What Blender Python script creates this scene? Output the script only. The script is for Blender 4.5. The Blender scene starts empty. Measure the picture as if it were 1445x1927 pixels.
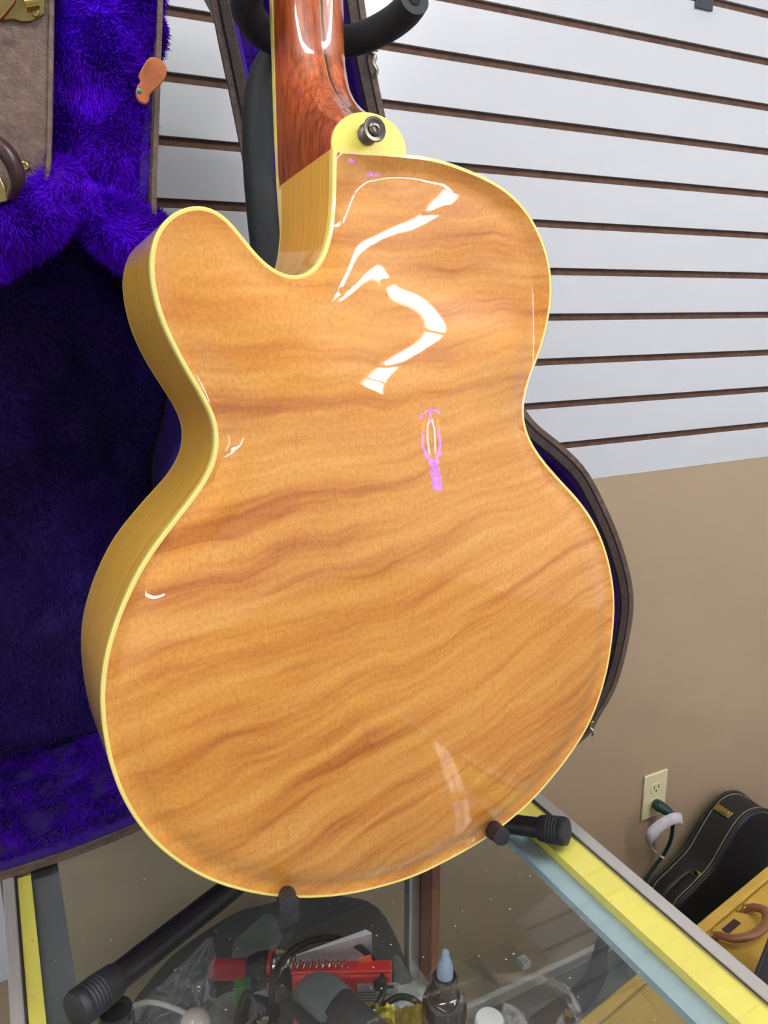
import bpy, bmesh, math, random
import numpy as np
from mathutils import Vector, Matrix, geometry, noise
random.seed(7); rng = np.random.default_rng(7)
D = bpy.data; SC = bpy.context.scene; COL = SC.collection

# ------------------------------------------------------------------ camera
EYE = 1.5
cam = D.cameras.new('camera'); co = D.objects.new('camera', cam); COL.objects.link(co); SC.camera = co
pitch, yaw, roll = .2521, .4712, -.00574
_f = Vector((math.sin(yaw)*math.cos(pitch), math.cos(yaw)*math.cos(pitch), -math.sin(pitch)))
_r = Vector((math.cos(yaw), -math.sin(yaw), 0)); _u = _r.cross(_f)
_r2 = math.cos(roll)*_r + math.sin(roll)*_u; _u2 = -math.sin(roll)*_r + math.cos(roll)*_u
M = Matrix((_r2, _u2, -_f)).transposed().to_4x4(); M.translation = (0, 0, EYE); co.matrix_world = M
cam.sensor_fit = 'HORIZONTAL'; cam.sensor_width = 36; cam.lens = 36*1470.7/1445
cam.clip_start = .02; cam.clip_end = 60

# ------------------------------------------------------------------ light
SC.view_settings.view_transform = 'Standard'; SC.view_settings.look = 'None'
SC.view_settings.gamma = 1; SC.view_settings.use_curve_mapping = False
SC.view_settings.exposure = 1.02
SC.cycles.use_denoising = True
SC.cycles.max_bounces = 10; SC.cycles.transparent_max_bounces = 24
SC.cycles.caustics_reflective = False; SC.cycles.caustics_refractive = False
SC.cycles.sample_clamp_indirect = 6
w = D.worlds.new('shop'); SC.world = w; w.use_nodes = True
w.node_tree.nodes['Background'].inputs[0].default_value = (.93, .95, 1, 1)
w.node_tree.nodes['Background'].inputs[1].default_value = 0.42

# ------------------------------------------------------------------ helpers
def s2l(c): return tuple(((v/255/12.92) if v/255 <= .04045 else ((v/255+.055)/1.055)**2.4) for v in c)+(1,)
MATS = {}
def mat(name, rgb, rough=.5, metal=0, coat=0, spec=.5, bump=None, var=None, emit=None, sheen=0, coat_rough=.03, stretch=None):
    """plain procedural material: colour, optional noise bump (scale, strength) and colour variation (scale, amount)"""
    m = D.materials.new(name); m.use_nodes = True; nt = m.node_tree; b = nt.nodes['Principled BSDF']
    c = s2l(rgb); b.inputs['Base Color'].default_value = c; b.inputs['Roughness'].default_value = rough
    b.inputs['Metallic'].default_value = metal; b.inputs['Coat Weight'].default_value = coat
    b.inputs['Coat Roughness'].default_value = coat_rough
    b.inputs['Specular IOR Level'].default_value = spec; b.inputs['Sheen Weight'].default_value = sheen
    if emit: b.inputs['Emission Color'].default_value = s2l(emit[0]); b.inputs['Emission Strength'].default_value = emit[1]
    tc = nt.nodes.new('ShaderNodeTexCoord')
    src = tc.outputs['Object']
    if stretch:
        mp = nt.nodes.new('ShaderNodeMapping'); mp.inputs['Scale'].default_value = stretch
        nt.links.new(src, mp.inputs[0]); src = mp.outputs[0]
    if var:
        n = nt.nodes.new('ShaderNodeTexNoise'); n.inputs['Scale'].default_value = var[0]; n.inputs['Detail'].default_value = 6
        nt.links.new(src, n.inputs['Vector'])
        r = nt.nodes.new('ShaderNodeValToRGB'); k = var[1]
        r.color_ramp.elements[0].position = .3; r.color_ramp.elements[1].position = .7
        r.color_ramp.elements[0].color = tuple(v*(1-k) for v in c[:3])+(1,)
        r.color_ramp.elements[1].color = tuple(min(1, v*(1+k)) for v in c[:3])+(1,)
        nt.links.new(n.outputs[0], r.inputs[0]); nt.links.new(r.outputs[0], b.inputs['Base Color'])
    if bump:
        n = nt.nodes.new('ShaderNodeTexNoise'); n.inputs['Scale'].default_value = bump[0]; n.inputs['Detail'].default_value = 4
        nt.links.new(src, n.inputs['Vector'])
        bp = nt.nodes.new('ShaderNodeBump'); bp.inputs['Strength'].default_value = bump[1]
        bp.inputs['Distance'].default_value = bump[2] if len(bump) > 2 else .002
        nt.links.new(n.outputs[0], bp.inputs['Height']); nt.links.new(bp.outputs[0], b.inputs['Normal'])
    MATS[name] = m
    return m
class N:
    """tiny node builder"""
    def __init__(s, m): s.nt = m.node_tree; s.b = s.nt.nodes['Principled BSDF']
    def n(s, t, **k):
        x = s.nt.nodes.new(t)
        for a, v in k.items(): setattr(x, a, v)
        return x
    def l(s, a, b): s.nt.links.new(a, b)
    def math(s, op, a, b=None, c=None):
        x = s.n('ShaderNodeMath', operation=op)
        for i, v in enumerate((a, b, c)):
            if v is None: continue
            if isinstance(v, (int, float)): x.inputs[i].default_value = v
            else: s.l(v, x.inputs[i])
        return x.outputs[0]
    def noise(s, vec, scale, detail=4, rough=.5, dist=0):
        x = s.n('ShaderNodeTexNoise'); x.inputs['Scale'].default_value = scale; x.inputs['Detail'].default_value = detail
        x.inputs['Roughness'].default_value = rough; x.inputs['Distortion'].default_value = dist; s.l(vec, x.inputs['Vector']); return x.outputs[0]
    def ramp(s, fac, els):
        x = s.n('ShaderNodeValToRGB'); e = x.color_ramp.elements
        while len(e) < len(els): e.new(.5)
        for i, (p, c) in enumerate(els): e[i].position = p; e[i].color = c
        s.l(fac, x.inputs[0]); return x.outputs[0]
    def comb(s, x, y, z):
        c = s.n('ShaderNodeCombineXYZ')
        for i, v in enumerate((x, y, z)):
            if isinstance(v, (int, float)): c.inputs[i].default_value = v
            else: s.l(v, c.inputs[i])
        return c.outputs[0]
    def mix(s, f, a, b, mode='MIX'):
        x = s.n('ShaderNodeMix', data_type='RGBA', blend_type=mode)
        for i, v in ((0, f), (6, a), (7, b)):
            if isinstance(v, (int, float)): x.inputs[i].default_value = v
            elif isinstance(v, tuple): x.inputs[i].default_value = v
            else: s.l(v, x.inputs[i])
        return x.outputs[2]

def link(name, me, m, parent=None, smooth=True):
    o = D.objects.new(name, me); COL.objects.link(o)
    if m: me.materials.append(m)
    if smooth and len(me.polygons):
        me.polygons.foreach_set('use_smooth', [True]*len(me.polygons))
    if parent: o.parent = parent
    return o
def obj(name, bm, m, parent=None, smooth=True, bevel=0, seg=2, angle=.6):
    me = D.meshes.new(name); bmesh.ops.recalc_face_normals(bm, faces=bm.faces); bm.to_mesh(me); bm.free()
    o = link(name, me, m, parent, smooth)
    if bevel:
        b = o.modifiers.new('bevel', 'BEVEL'); b.width = bevel; b.segments = seg; b.limit_method = 'ANGLE'; b.angle_limit = angle
    if smooth:
        try: me.set_sharp_from_angle(angle=math.radians(40))
        except Exception: pass
    return o
def pyobj(name, v, f, m, parent=None, smooth=True, sharp=True):
    me = D.meshes.new(name); me.from_pydata([tuple(map(float, p)) for p in v], [], f); me.update()
    o = link(name, me, m, parent, smooth)
    if smooth and sharp: me.set_sharp_from_angle(angle=math.radians(40))
    return o
def empty(name, loc=(0, 0, 0), rot=None):
    o = D.objects.new(name, None); COL.objects.link(o); o.empty_display_size = .02
    if isinstance(rot, Matrix): m = rot.to_4x4(); m.translation = loc; o.matrix_world = m
    else:
        o.location = loc
        if rot: o.rotation_euler = rot
    return o
def tag(o, label, cat, group=None):
    o['label'] = label; o['category'] = cat
    if group: o['group'] = group
    return o
def struct(o): o['kind'] = 'structure'; return o
def box(bm, lo, hi, mt=None):
    vs = [bm.verts.new((x, y, z)) for x in (lo[0], hi[0]) for y in (lo[1], hi[1]) for z in (lo[2], hi[2])]
    if mt:
        for v in vs: v.co = mt @ v.co
    for f in ((0, 1, 3, 2), (4, 6, 7, 5), (0, 4, 5, 1), (2, 3, 7, 6), (0, 2, 6, 4), (1, 5, 7, 3)): bm.faces.new([vs[i] for i in f])
    return vs
def boxo(name, lo, hi, m, parent=None, bevel=0, mt=None):
    bm = bmesh.new(); box(bm, lo, hi, mt); return obj(name, bm, m, parent, smooth=bool(bevel), bevel=bevel)
def spline(P, n=8):
    P = [Vector(p) for p in P]; Q = [2*P[0]-P[1]]+P+[2*P[-1]-P[-2]]; out = []
    for i in range(1, len(Q)-2):
        a, b, c, d = Q[i-1:i+3]
        for k in range(n):
            t = k/n; out.append(.5*((2*b)+(c-a)*t+(2*a-5*b+4*c-d)*t*t+(3*b-a-3*c+d)*t**3))
    out.append(P[-1]); return out
def cspline(P, n=8):
    P = [Vector(p) for p in P]; L = len(P); out = []
    for i in range(L):
        a, b, c, d = P[i-1], P[i], P[(i+1) % L], P[(i+2) % L]
        for k in range(n):
            t = k/n; out.append(.5*((2*b)+(c-a)*t+(2*a-5*b+4*c-d)*t*t+(3*b-a-3*c+d)*t**3))
    return out
def tube(bm, P, r, seg=12, cap=True, flat=1, closed=False):
    """sweep a circle along P; r a number or one radius per point"""
    P = [Vector(p) for p in P]; n = len(P); rr = [float(q) for q in r] if isinstance(r, (list, tuple)) else [r]*n
    T = [((P[min(i+1, n-1)]-P[max(i-1, 0)]) if not closed else (P[(i+1) % n]-P[i-1])).normalized() for i in range(n)]
    up = Vector((0, 0, 1)) if abs(T[0].z) < .9 else Vector((1, 0, 0)); nx = T[0].cross(up).normalized(); rings = []
    for i in range(n):
        nx = (nx - T[i]*nx.dot(T[i])).normalized(); ny = T[i].cross(nx)
        rings.append([bm.verts.new(P[i]+rr[i]*(math.cos(a)*nx+flat*math.sin(a)*ny)) for a in [2*math.pi*k/seg for k in range(seg)]])
    for i in range(n-1 if not closed else n):
        A, B = rings[i], rings[(i+1) % n]
        for k in range(seg): bm.faces.new((A[k], A[(k+1) % seg], B[(k+1) % seg], B[k]))
    if cap and not closed: bm.faces.new(rings[0][::-1]); bm.faces.new(rings[-1])
def tubeo(name, P, r, m, parent=None, seg=12, cap=True, flat=1, closed=False):
    bm = bmesh.new(); tube(bm, P, r, seg, cap, flat, closed); return obj(name, bm, m, parent)
def lathe(bm, prof, seg=24, mt=Matrix()):
    """prof: list of (r, z)"""
    R = []
    for r, z in prof:
        R.append([bm.verts.new(mt @ Vector((r*math.cos(2*math.pi*k/seg), r*math.sin(2*math.pi*k/seg), z))) for k in range(seg)])
    for A, B in zip(R, R[1:]):
        for k in range(seg): bm.faces.new((A[k], A[(k+1) % seg], B[(k+1) % seg], B[k]))
    bm.faces.new(R[0][::-1]); bm.faces.new(R[-1])
def latheo(name, prof, m, parent=None, seg=24, mt=Matrix()):
    bm = bmesh.new(); lathe(bm, prof, seg, mt); return obj(name, bm, m, parent)
def frame(o, z, x=(1, 0, 0)):
    """matrix with local z along z"""
    z = Vector(z).normalized(); x = Vector(x); x = (x-z*x.dot(z)).normalized(); y = z.cross(x)
    m = Matrix((x, y, z)).transposed().to_4x4(); m.translation = Vector(o); return m
def prism(bm, pts, h0, h1, mt=Matrix()):
    """polygon pts (x, y) extruded from z=h0 to h1"""
    A = [bm.verts.new(mt @ Vector((p[0], p[1], h0))) for p in pts]; B = [bm.verts.new(mt @ Vector((p[0], p[1], h1))) for p in pts]; n = len(pts)
    for k in range(n): bm.faces.new((A[k], A[(k+1) % n], B[(k+1) % n], B[k]))
    bm.faces.new(A[::-1]); bm.faces.new(B)
def prismo(name, pts, h0, h1, m, parent=None, mt=Matrix(), bevel=0, smooth=True):
    bm = bmesh.new(); prism(bm, pts, h0, h1, mt); return obj(name, bm, m, parent, smooth, bevel)
def offset(pts, d, closed=True):
    """offset a closed CCW polygon inward by d (2D numpy)"""
    P = np.array(pts, float); n = len(P); a = np.roll(P, 1, 0); b = np.roll(P, -1, 0)
    t = b-a; t /= np.linalg.norm(t, axis=1)[:, None]; nrm = np.stack([-t[:, 1], t[:, 0]], 1)
    return P+nrm*d
def area(P): P = np.array(P); return .5*np.sum(P[:, 0]*np.roll(P[:, 1], -1)-np.roll(P[:, 0], -1)*P[:, 1])
def fill(outer, step, margin=.5):
    """triangulate the inside of a polygon with a regular interior grid; returns verts (n,2), faces, number of boundary verts"""
    P = np.array(outer, float); n = len(P); lo = P.min(0); hi = P.max(0); pts = []
    from itertools import product
    xs = np.arange(lo[0]+step/2, hi[0], step); ys = np.arange(lo[1]+step/2, hi[1], step*.866)
    for j, y in enumerate(ys):
        X = xs+(step/2 if j % 2 else 0)
        ins = np.zeros(len(X), bool); dm = np.full(len(X), 9.)
        for i in range(n):
            a = P[i]; b = P[(i+1) % n]
            if (a[1] > y) != (b[1] > y):
                xi = a[0]+(y-a[1])/(b[1]-a[1])*(b[0]-a[0]); ins ^= X < xi
            ab = b-a; t = np.clip(((X-a[0])*ab[0]+(y-a[1])*ab[1])/(ab@ab), 0, 1)
            dm = np.minimum(dm, np.hypot(X-a[0]-t*ab[0], y-a[1]-t*ab[1]))
        for x in X[ins & (dm > step*margin)]: pts.append((x, y))
    V = [Vector((float(p[0]), float(p[1]))) for p in P]+[Vector((float(a), float(b))) for a, b in pts]
    r = geometry.delaunay_2d_cdt(V, [(i, (i+1) % n) for i in range(n)], [], 1, 1e-7)
    return np.array([(v.x, v.y) for v in r[0]]), [tuple(f) for f in r[2]], n
def poisson(V, F, nb, it=2500):
    """solve lap u = -1, u=0 on the boundary, on the triangle mesh; normalised to max 1"""
    n = len(V); F = np.array(F); I = []; J = []; W = []
    for a, b, c in ((0, 1, 2), (1, 2, 0), (2, 0, 1)):
        p, q, r = V[F[:, a]], V[F[:, b]], V[F[:, c]]
        u = p-r; v = q-r; cot = (u*v).sum(1)/np.maximum(np.abs(u[:, 0]*v[:, 1]-u[:, 1]*v[:, 0]), 1e-12); cot = np.clip(cot, .02, 5)
        I += [F[:, a], F[:, b]]; J += [F[:, b], F[:, a]]; W += [cot, cot]
    I = np.concatenate(I); J = np.concatenate(J); W = np.concatenate(W)/2
    ar = np.abs(np.cross(V[F[:, 1]]-V[F[:, 0]], V[F[:, 2]]-V[F[:, 0]]))/2; A = np.bincount(F.ravel(), np.repeat(ar/3, 3), n)
    dg = np.bincount(I, W, n); free = np.arange(n) >= nb; x = np.zeros(n); 
    Lx = lambda x: dg*x-np.bincount(I, W*x[J], n)
    r = (A-Lx(x))*free; p = r.copy(); rs = r@r
    for _ in range(it):
        Ap = Lx(p)*free; al = rs/(p@Ap+1e-30); x += al*p; r -= al*Ap; r2 = r@r
        if r2 < 1e-14*len(x)*A.mean()**2: break
        p = r+(r2/rs)*p; rs = r2
    return x/x.max()

TUBE = 20
NEON = 20
LAMPS = [(-0.45, 0.02, 0.0, 'added fill directly above the open guitar case'), (1.25, -0.15, 0.0, 'added fill above the black guitar case by the wall'), (1.577, -0.93, -1.225, 'nearest the slatwall in the right row'), (2.041, -2.22, -1.225, 'second from the slatwall in the right row'), (2.506, -3.51, -1.225, 'third from the slatwall in the right row'), (2.97, -4.8, -1.225, 'last of the right row'), (-3.3, -0.93, 1.571, 'nearest the slatwall in the left row'), (-3.3, -2.22, 1.571, 'second from the slatwall in the left row'), (-3.3, -3.51, 1.571, 'third from the slatwall in the left row'), (-3.3, -4.8, 1.571, 'fourth from the slatwall in the left row'), (-3.3, -6.09, 1.571, 'fifth from the slatwall in the left row'), (-3.3, -7.38, 1.571, 'sixth from the slatwall in the left row'), (-3.3, -8.67, 1.571, 'last of the left row')]  # first two fixtures are unseen, added to brighten slats, plush and guitar side
ARCH_H = 0.02
ARCH_P = 0.9
PD = 2

# ------------------------------------------------------------------ materials
slat_white = mat('white_melamine', (208, 209, 211), .22, spec=.4, bump=(35, .03))
mdf = mat('groove_fibreboard', (92, 66, 52), .9, var=(60, .3))
paint = mat('beige_wall_paint', (173, 151, 122), .55, bump=(70, .12), var=(2.5, .05))
base_grey = mat('grey_baseboard', (138, 140, 142), .5)
base_cap = mat('pale_baseboard_cap', (196, 194, 188), .5)
floor_m = mat('grey_floor', (124, 127, 128), .5, var=(9, .08))
ceil_m = mat('ceiling_tile', (225, 225, 222), .9, bump=(80, .2))
ivory = mat('ivory_plastic', (233, 224, 178), .35, coat=.2)
alum = mat('brushed_aluminium', (178, 174, 168), .38, metal=.3, bump=(60, .15, .0006), var=(30, .06), stretch=(30, 1, 30))
alum_edge = mat('bright_aluminium', (205, 205, 205), .25, metal=.8)
alum_under = mat('blue_grey_ledge', (160, 184, 194), .45, metal=0, var=(5, .05))
alum_dull = mat('dull_grey_ledge', (116, 119, 121), .5, metal=.1, var=(14, .1))
yellow_tape = mat('yellow_seal', (250, 232, 104), .5, var=(8, .08), bump=(30, .2))
dark_line = mat('dark_gasket', (52, 42, 30), .6)
black_rub = mat('black_rubber', (34, 34, 38), .55, bump=(90, .2, .0008))
black_foam = mat('black_foam_sleeve', (36, 38, 40), .7, bump=(160, .35, .0012), var=(30, .25))
black_metal = mat('black_painted_tube', (24, 22, 26), .42, var=(45, .5), bump=(60, .15))
tolex = mat('brown_tolex', (98, 78, 68), .5, var=(120, .28), bump=(330, .8, .0012))
tolex_dark = mat('dark_brown_tolex', (62, 48, 42), .55, var=(120, .3), bump=(330, .7, .0012))
tolex_black = mat('black_tolex', (30, 30, 32), .5, bump=(300, .5, .0008))
brass = mat('brass_hardware', (176, 158, 100), .3, metal=1, var=(20, .2), bump=(25, .1))
nickel = mat('nickel', (190, 185, 170), .25, metal=1)
steel = mat('grey_steel', (120, 112, 104), .35, metal=1)
leather = mat('dark_handle_leather', (58, 36, 36), .35, bump=(40, .1))
suede = mat('tan_leather', (176, 104, 62), .8, var=(60, .25), bump=(90, .5, .001))
brown_handle = mat('brown_leather_handle', (140, 92, 62), .4, bump=(50, .15))
wood_post = mat('brown_wood_post', (122, 72, 42), .6, var=(12, .25), stretch=(6, 6, 1), bump=(40, .2))
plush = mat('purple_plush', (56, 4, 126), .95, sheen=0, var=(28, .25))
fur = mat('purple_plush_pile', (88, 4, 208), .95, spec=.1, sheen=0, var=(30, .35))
pile_half_shaded = mat('purple_pile_half_shaded', (64, 4, 158), .95, spec=.1, var=(14, .4))  # same plush pile, some of the cavity's shade mixed into its purple
plush_shaded = mat('purple_plush_shaded', (34, 2, 96), .9, var=(12, .5))  # same plush again, colour darkened for the shade inside the case body
cream = mat('cream_binding', (246, 226, 128), .25, coat=.6)
cream_plate = mat('cream_heel_plate', (255, 234, 112), .22, coat=.8)

def flame():
    m = mat('flame_maple', (214, 150, 76), .38, coat=1, coat_rough=.025, spec=.3); g = N(m)
    tc = g.n('ShaderNodeTexCoord').outputs['Object']
    sp = g.n('ShaderNodeSeparateXYZ'); g.l(tc, sp.inputs[0]); x, y = sp.outputs[0], sp.outputs[1]
    # flame runs across the plate: falls to the right at the top, climbs to the right lower down
    k = g.math('MULTIPLY_ADD', y, .95, -.36)                    # slope vs height
    right = g.math('MAXIMUM', x, 0)
    yy = g.math('ADD', y, g.math('MULTIPLY', x, k))
    yy = g.math('SUBTRACT', yy, g.math('MULTIPLY', right, .13))
    w1 = g.noise(tc, 7, 2); w2 = g.noise(tc, 26, 2)
    yy = g.math('ADD', yy, g.math('MULTIPLY', g.math('SUBTRACT', w1, .5), .040))
    yy = g.math('ADD', yy, g.math('MULTIPLY', g.math('SUBTRACT', w2, .5), .010))
    fl = g.noise(g.comb(g.math('MULTIPLY', x, 5), g.math('MULTIPLY', yy, 62), 0), 1, 3, .6)
    fl = g.ramp(fl, [(.33, (0, 0, 0, 1)), (.43, (.42, .42, .42, 1)), (.53, (.72, .72, .72, 1)), (.68, (1, 1, 1, 1))])
    fl2 = g.noise(g.comb(g.math('MULTIPLY', x, 9), g.math('MULTIPLY', yy, 120), 3), 1, 3, .6)
    f = g.mix(.38, fl, fl2)
    zone = g.noise(tc, 5, 2)
    f = g.mix(g.ramp(zone, [(.35, (0, 0, 0, 1)), (.65, (.25, .25, .25, 1))]), f, (.62, .62, .62, 1))
    col = g.ramp(f, [(.10, s2l((166, 88, 24))), (.38, s2l((202, 130, 52))), (.62, s2l((218, 150, 66))), (.92, s2l((231, 172, 88)))])
    # fine chatoyant speckle and thin wandering grain lines
    spk = g.noise(g.comb(g.math('MULTIPLY', x, 420), g.math('MULTIPLY', y, 260), 0), 1, 3, .7)
    col = g.mix(.55, col, g.ramp(spk, [(.32, (.70, .66, .60, 1)), (.55, (1.0, 1.0, 1.0, 1)), (.75, (1.18, 1.15, 1.08, 1))]), 'MULTIPLY')
    gx = g.math('ADD', x, g.math('MULTIPLY', g.math('SUBTRACT', g.noise(tc, 9, 3), .5), .09))
    gx = g.math('ADD', gx, g.math('MULTIPLY', g.math('SUBTRACT', g.noise(tc, 75, 2), .5), .004))
    ln = g.math('PINGPONG', g.math('MULTIPLY', gx, 80), .5)
    ln = g.ramp(ln, [(0, (.86, .80, .72, 1)), (.04, (.95, .93, .90, 1)), (.08, (1, 1, 1, 1))])
    msk = g.ramp(g.noise(tc, 22, 3), [(.50, (0, 0, 0, 1)), (.68, (1, 1, 1, 1))])
    col = g.mix(msk, col, g.mix(1, col, ln, 'MULTIPLY'))
    cloud = g.noise(tc, 4.2, 3, .5)
    col = g.mix(.8, col, g.ramp(cloud, [(.35, (.88, .84, .84, 1)), (.65, (1.03, 1.03, 1.0, 1))]), 'MULTIPLY')
    g.l(col, g.b.inputs['Base Color']); return m
flame_m = flame()
def sidewood():
    m = mat('maple_side', (216, 166, 62), .35, coat=.9, coat_rough=.04); g = N(m)
    tc = g.n('ShaderNodeTexCoord').outputs['UV']
    sp = g.n('ShaderNodeSeparateXYZ'); g.l(tc, sp.inputs[0]); u, v = sp.outputs[0], sp.outputs[1]
    wv = g.math('ADD', v, g.math('MULTIPLY', g.noise(g.comb(g.math('MULTIPLY', u, 7), g.math('MULTIPLY', v, 20), 0), 1, 2), .03))
    gr = g.noise(g.comb(g.math('MULTIPLY', u, 3), g.math('MULTIPLY', wv, 330), 0), 1, 4, .65)
    bd = g.noise(g.comb(g.math('MULTIPLY', u, 11), g.math('MULTIPLY', v, 6), 4), 1, 3)
    col = g.ramp(gr, [(.3, s2l((204, 146, 52))), (.45, s2l((230, 174, 66))), (.7, s2l((246, 200, 90)))])
    col = g.mix(.5, col, g.ramp(bd, [(.3, (.80, .76, .70, 1)), (.7, (1.05, 1.05, 1.03, 1))]), 'MULTIPLY')
    g.l(col, g.b.inputs['Base Color']); return m
side_m = sidewood()
def mahog():
    m = mat('mahogany_gloss', (140, 62, 26), .35, coat=1, coat_rough=.02); g = N(m)
    tc = g.n('ShaderNodeTexCoord').outputs['Object']; sp = g.n('ShaderNodeSeparateXYZ'); g.l(tc, sp.inputs[0]); x, y, z = sp.outputs
    gr = g.noise(g.comb(g.math('MULTIPLY', x, 300), g.math('MULTIPLY', y, 28), g.math('MULTIPLY', z, 300)), 1, 4, .6)
    bd = g.noise(tc, 22, 3)
    col = g.ramp(gr, [(.3, s2l((112, 44, 16))), (.5, s2l((164, 76, 30))), (.72, s2l((196, 104, 48)))])
    col = g.mix(.8, col, g.ramp(bd, [(.3, (.72, .66, .6, 1)), (.7, (1.12, 1.1, 1.06, 1))]), 'MULTIPLY')
    g.l(col, g.b.inputs['Base Color']); return m
mahog_m = mahog()
ebony = mat('dark_laminate', (52, 30, 18), .3, coat=1)
fretb = mat('ebony_fingerboard', (28, 24, 24), .4)
def tweedm():
    m = mat('yellow_tweed', (202, 164, 66), .7); g = N(m)
    tc = g.n('ShaderNodeTexCoord').outputs['Object']; sp = g.n('ShaderNodeSeparateXYZ'); g.l(tc, sp.inputs[0]); x, y, z = sp.outputs
    st = g.math('PINGPONG', g.math('MULTIPLY', g.math('ADD', g.math('ADD', x, g.math('MULTIPLY', y, .35)), g.math('MULTIPLY', z, .5)), 250), .5)
    col = g.ramp(st, [(.05, s2l((160, 120, 40))), (.25, s2l((205, 168, 70))), (.5, s2l((222, 188, 92)))])
    col = g.mix(.5, col, g.ramp(g.noise(tc, 14, 4), [(.35, (.82, .78, .7, 1)), (.65, (1.04, 1.04, 1.02, 1))]), 'MULTIPLY')
    g.l(col, g.b.inputs['Base Color']); return m
tweed = tweedm()
def glassm(name, tint, dust, ior=1.5, boost=1.0):
    m = D.materials.new(name); m.use_nodes = True; nt = m.node_tree; nt.nodes.clear()
    out = nt.nodes.new('ShaderNodeOutputMaterial'); tr = nt.nodes.new('ShaderNodeBsdfTransparent'); tr.inputs[0].default_value = tint+(1,)
    gl = nt.nodes.new('ShaderNodeBsdfGlossy'); gl.inputs['Roughness'].default_value = .0
    fr = nt.nodes.new('ShaderNodeFresnel'); fr.inputs[0].default_value = ior
    mu = nt.nodes.new('ShaderNodeMath'); mu.operation = 'MULTIPLY'; nt.links.new(fr.outputs[0], mu.inputs[0]); ge = nt.nodes.new('ShaderNodeNewGeometry'); bf = nt.nodes.new('ShaderNodeMath'); bf.operation = 'MULTIPLY_ADD'; bf.inputs[1].default_value = -boost; bf.inputs[2].default_value = boost; nt.links.new(ge.outputs['Backfacing'], bf.inputs[0]); nt.links.new(bf.outputs[0], mu.inputs[1])
    mx = nt.nodes.new('ShaderNodeMixShader'); nt.links.new(mu.outputs[0], mx.inputs[0]); nt.links.new(tr.outputs[0], mx.inputs[1]); nt.links.new(gl.outputs[0], mx.inputs[2])
    last = mx.outputs[0]
    if dust:
        df = nt.nodes.new('ShaderNodeBsdfDiffuse'); df.inputs[0].default_value = (.75, .74, .72, 1)
        tc = nt.nodes.new('ShaderNodeTexCoord'); n = nt.nodes.new('ShaderNodeTexVoronoi'); n.inputs['Scale'].default_value = 70
        nt.links.new(tc.outputs['Object'], n.inputs['Vector'])
        r = nt.nodes.new('ShaderNodeValToRGB'); r.color_ramp.elements[0].position = .03; r.color_ramp.elements[0].color = (.55, .55, .55, 1)
        r.color_ramp.elements[1].position = .075; r.color_ramp.elements[1].color = (0, 0, 0, 1); nt.links.new(n.outputs['Distance'], r.inputs[0])
        n2 = nt.nodes.new('ShaderNodeTexNoise'); n2.inputs['Scale'].default_value = 11; n2.inputs['Detail'].default_value = 8; nt.links.new(tc.outputs['Object'], n2.inputs['Vector'])
        r2 = nt.nodes.new('ShaderNodeValToRGB'); r2.color_ramp.elements[0].position = .35; r2.color_ramp.elements[0].color = (dust*.5,)*3+(1,)
        r2.color_ramp.elements[1].position = .75; r2.color_ramp.elements[1].color = (dust*1.7,)*3+(1,); nt.links.new(n2.outputs[0], r2.inputs[0])
        ad = nt.nodes.new('ShaderNodeMath'); ad.operation = 'ADD'; nt.links.new(r.outputs[0], ad.inputs[0]); nt.links.new(r2.outputs[0], ad.inputs[1])
        m2 = nt.nodes.new('ShaderNodeMixShader'); nt.links.new(ad.outputs[0], m2.inputs[0]); nt.links.new(last, m2.inputs[1]); nt.links.new(df.outputs[0], m2.inputs[2]); last = m2.outputs[0]
    nt.links.new(last, out.inputs[0]); return m
glass_top = glassm('dusty_counter_glass', (.96, .97, .965), .012)
glass_side = glassm('clear_glass', (.95, .97, .96), 0)
film = glassm('clear_plastic_film', (.86, .87, .9), .11, boost=2)

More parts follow.
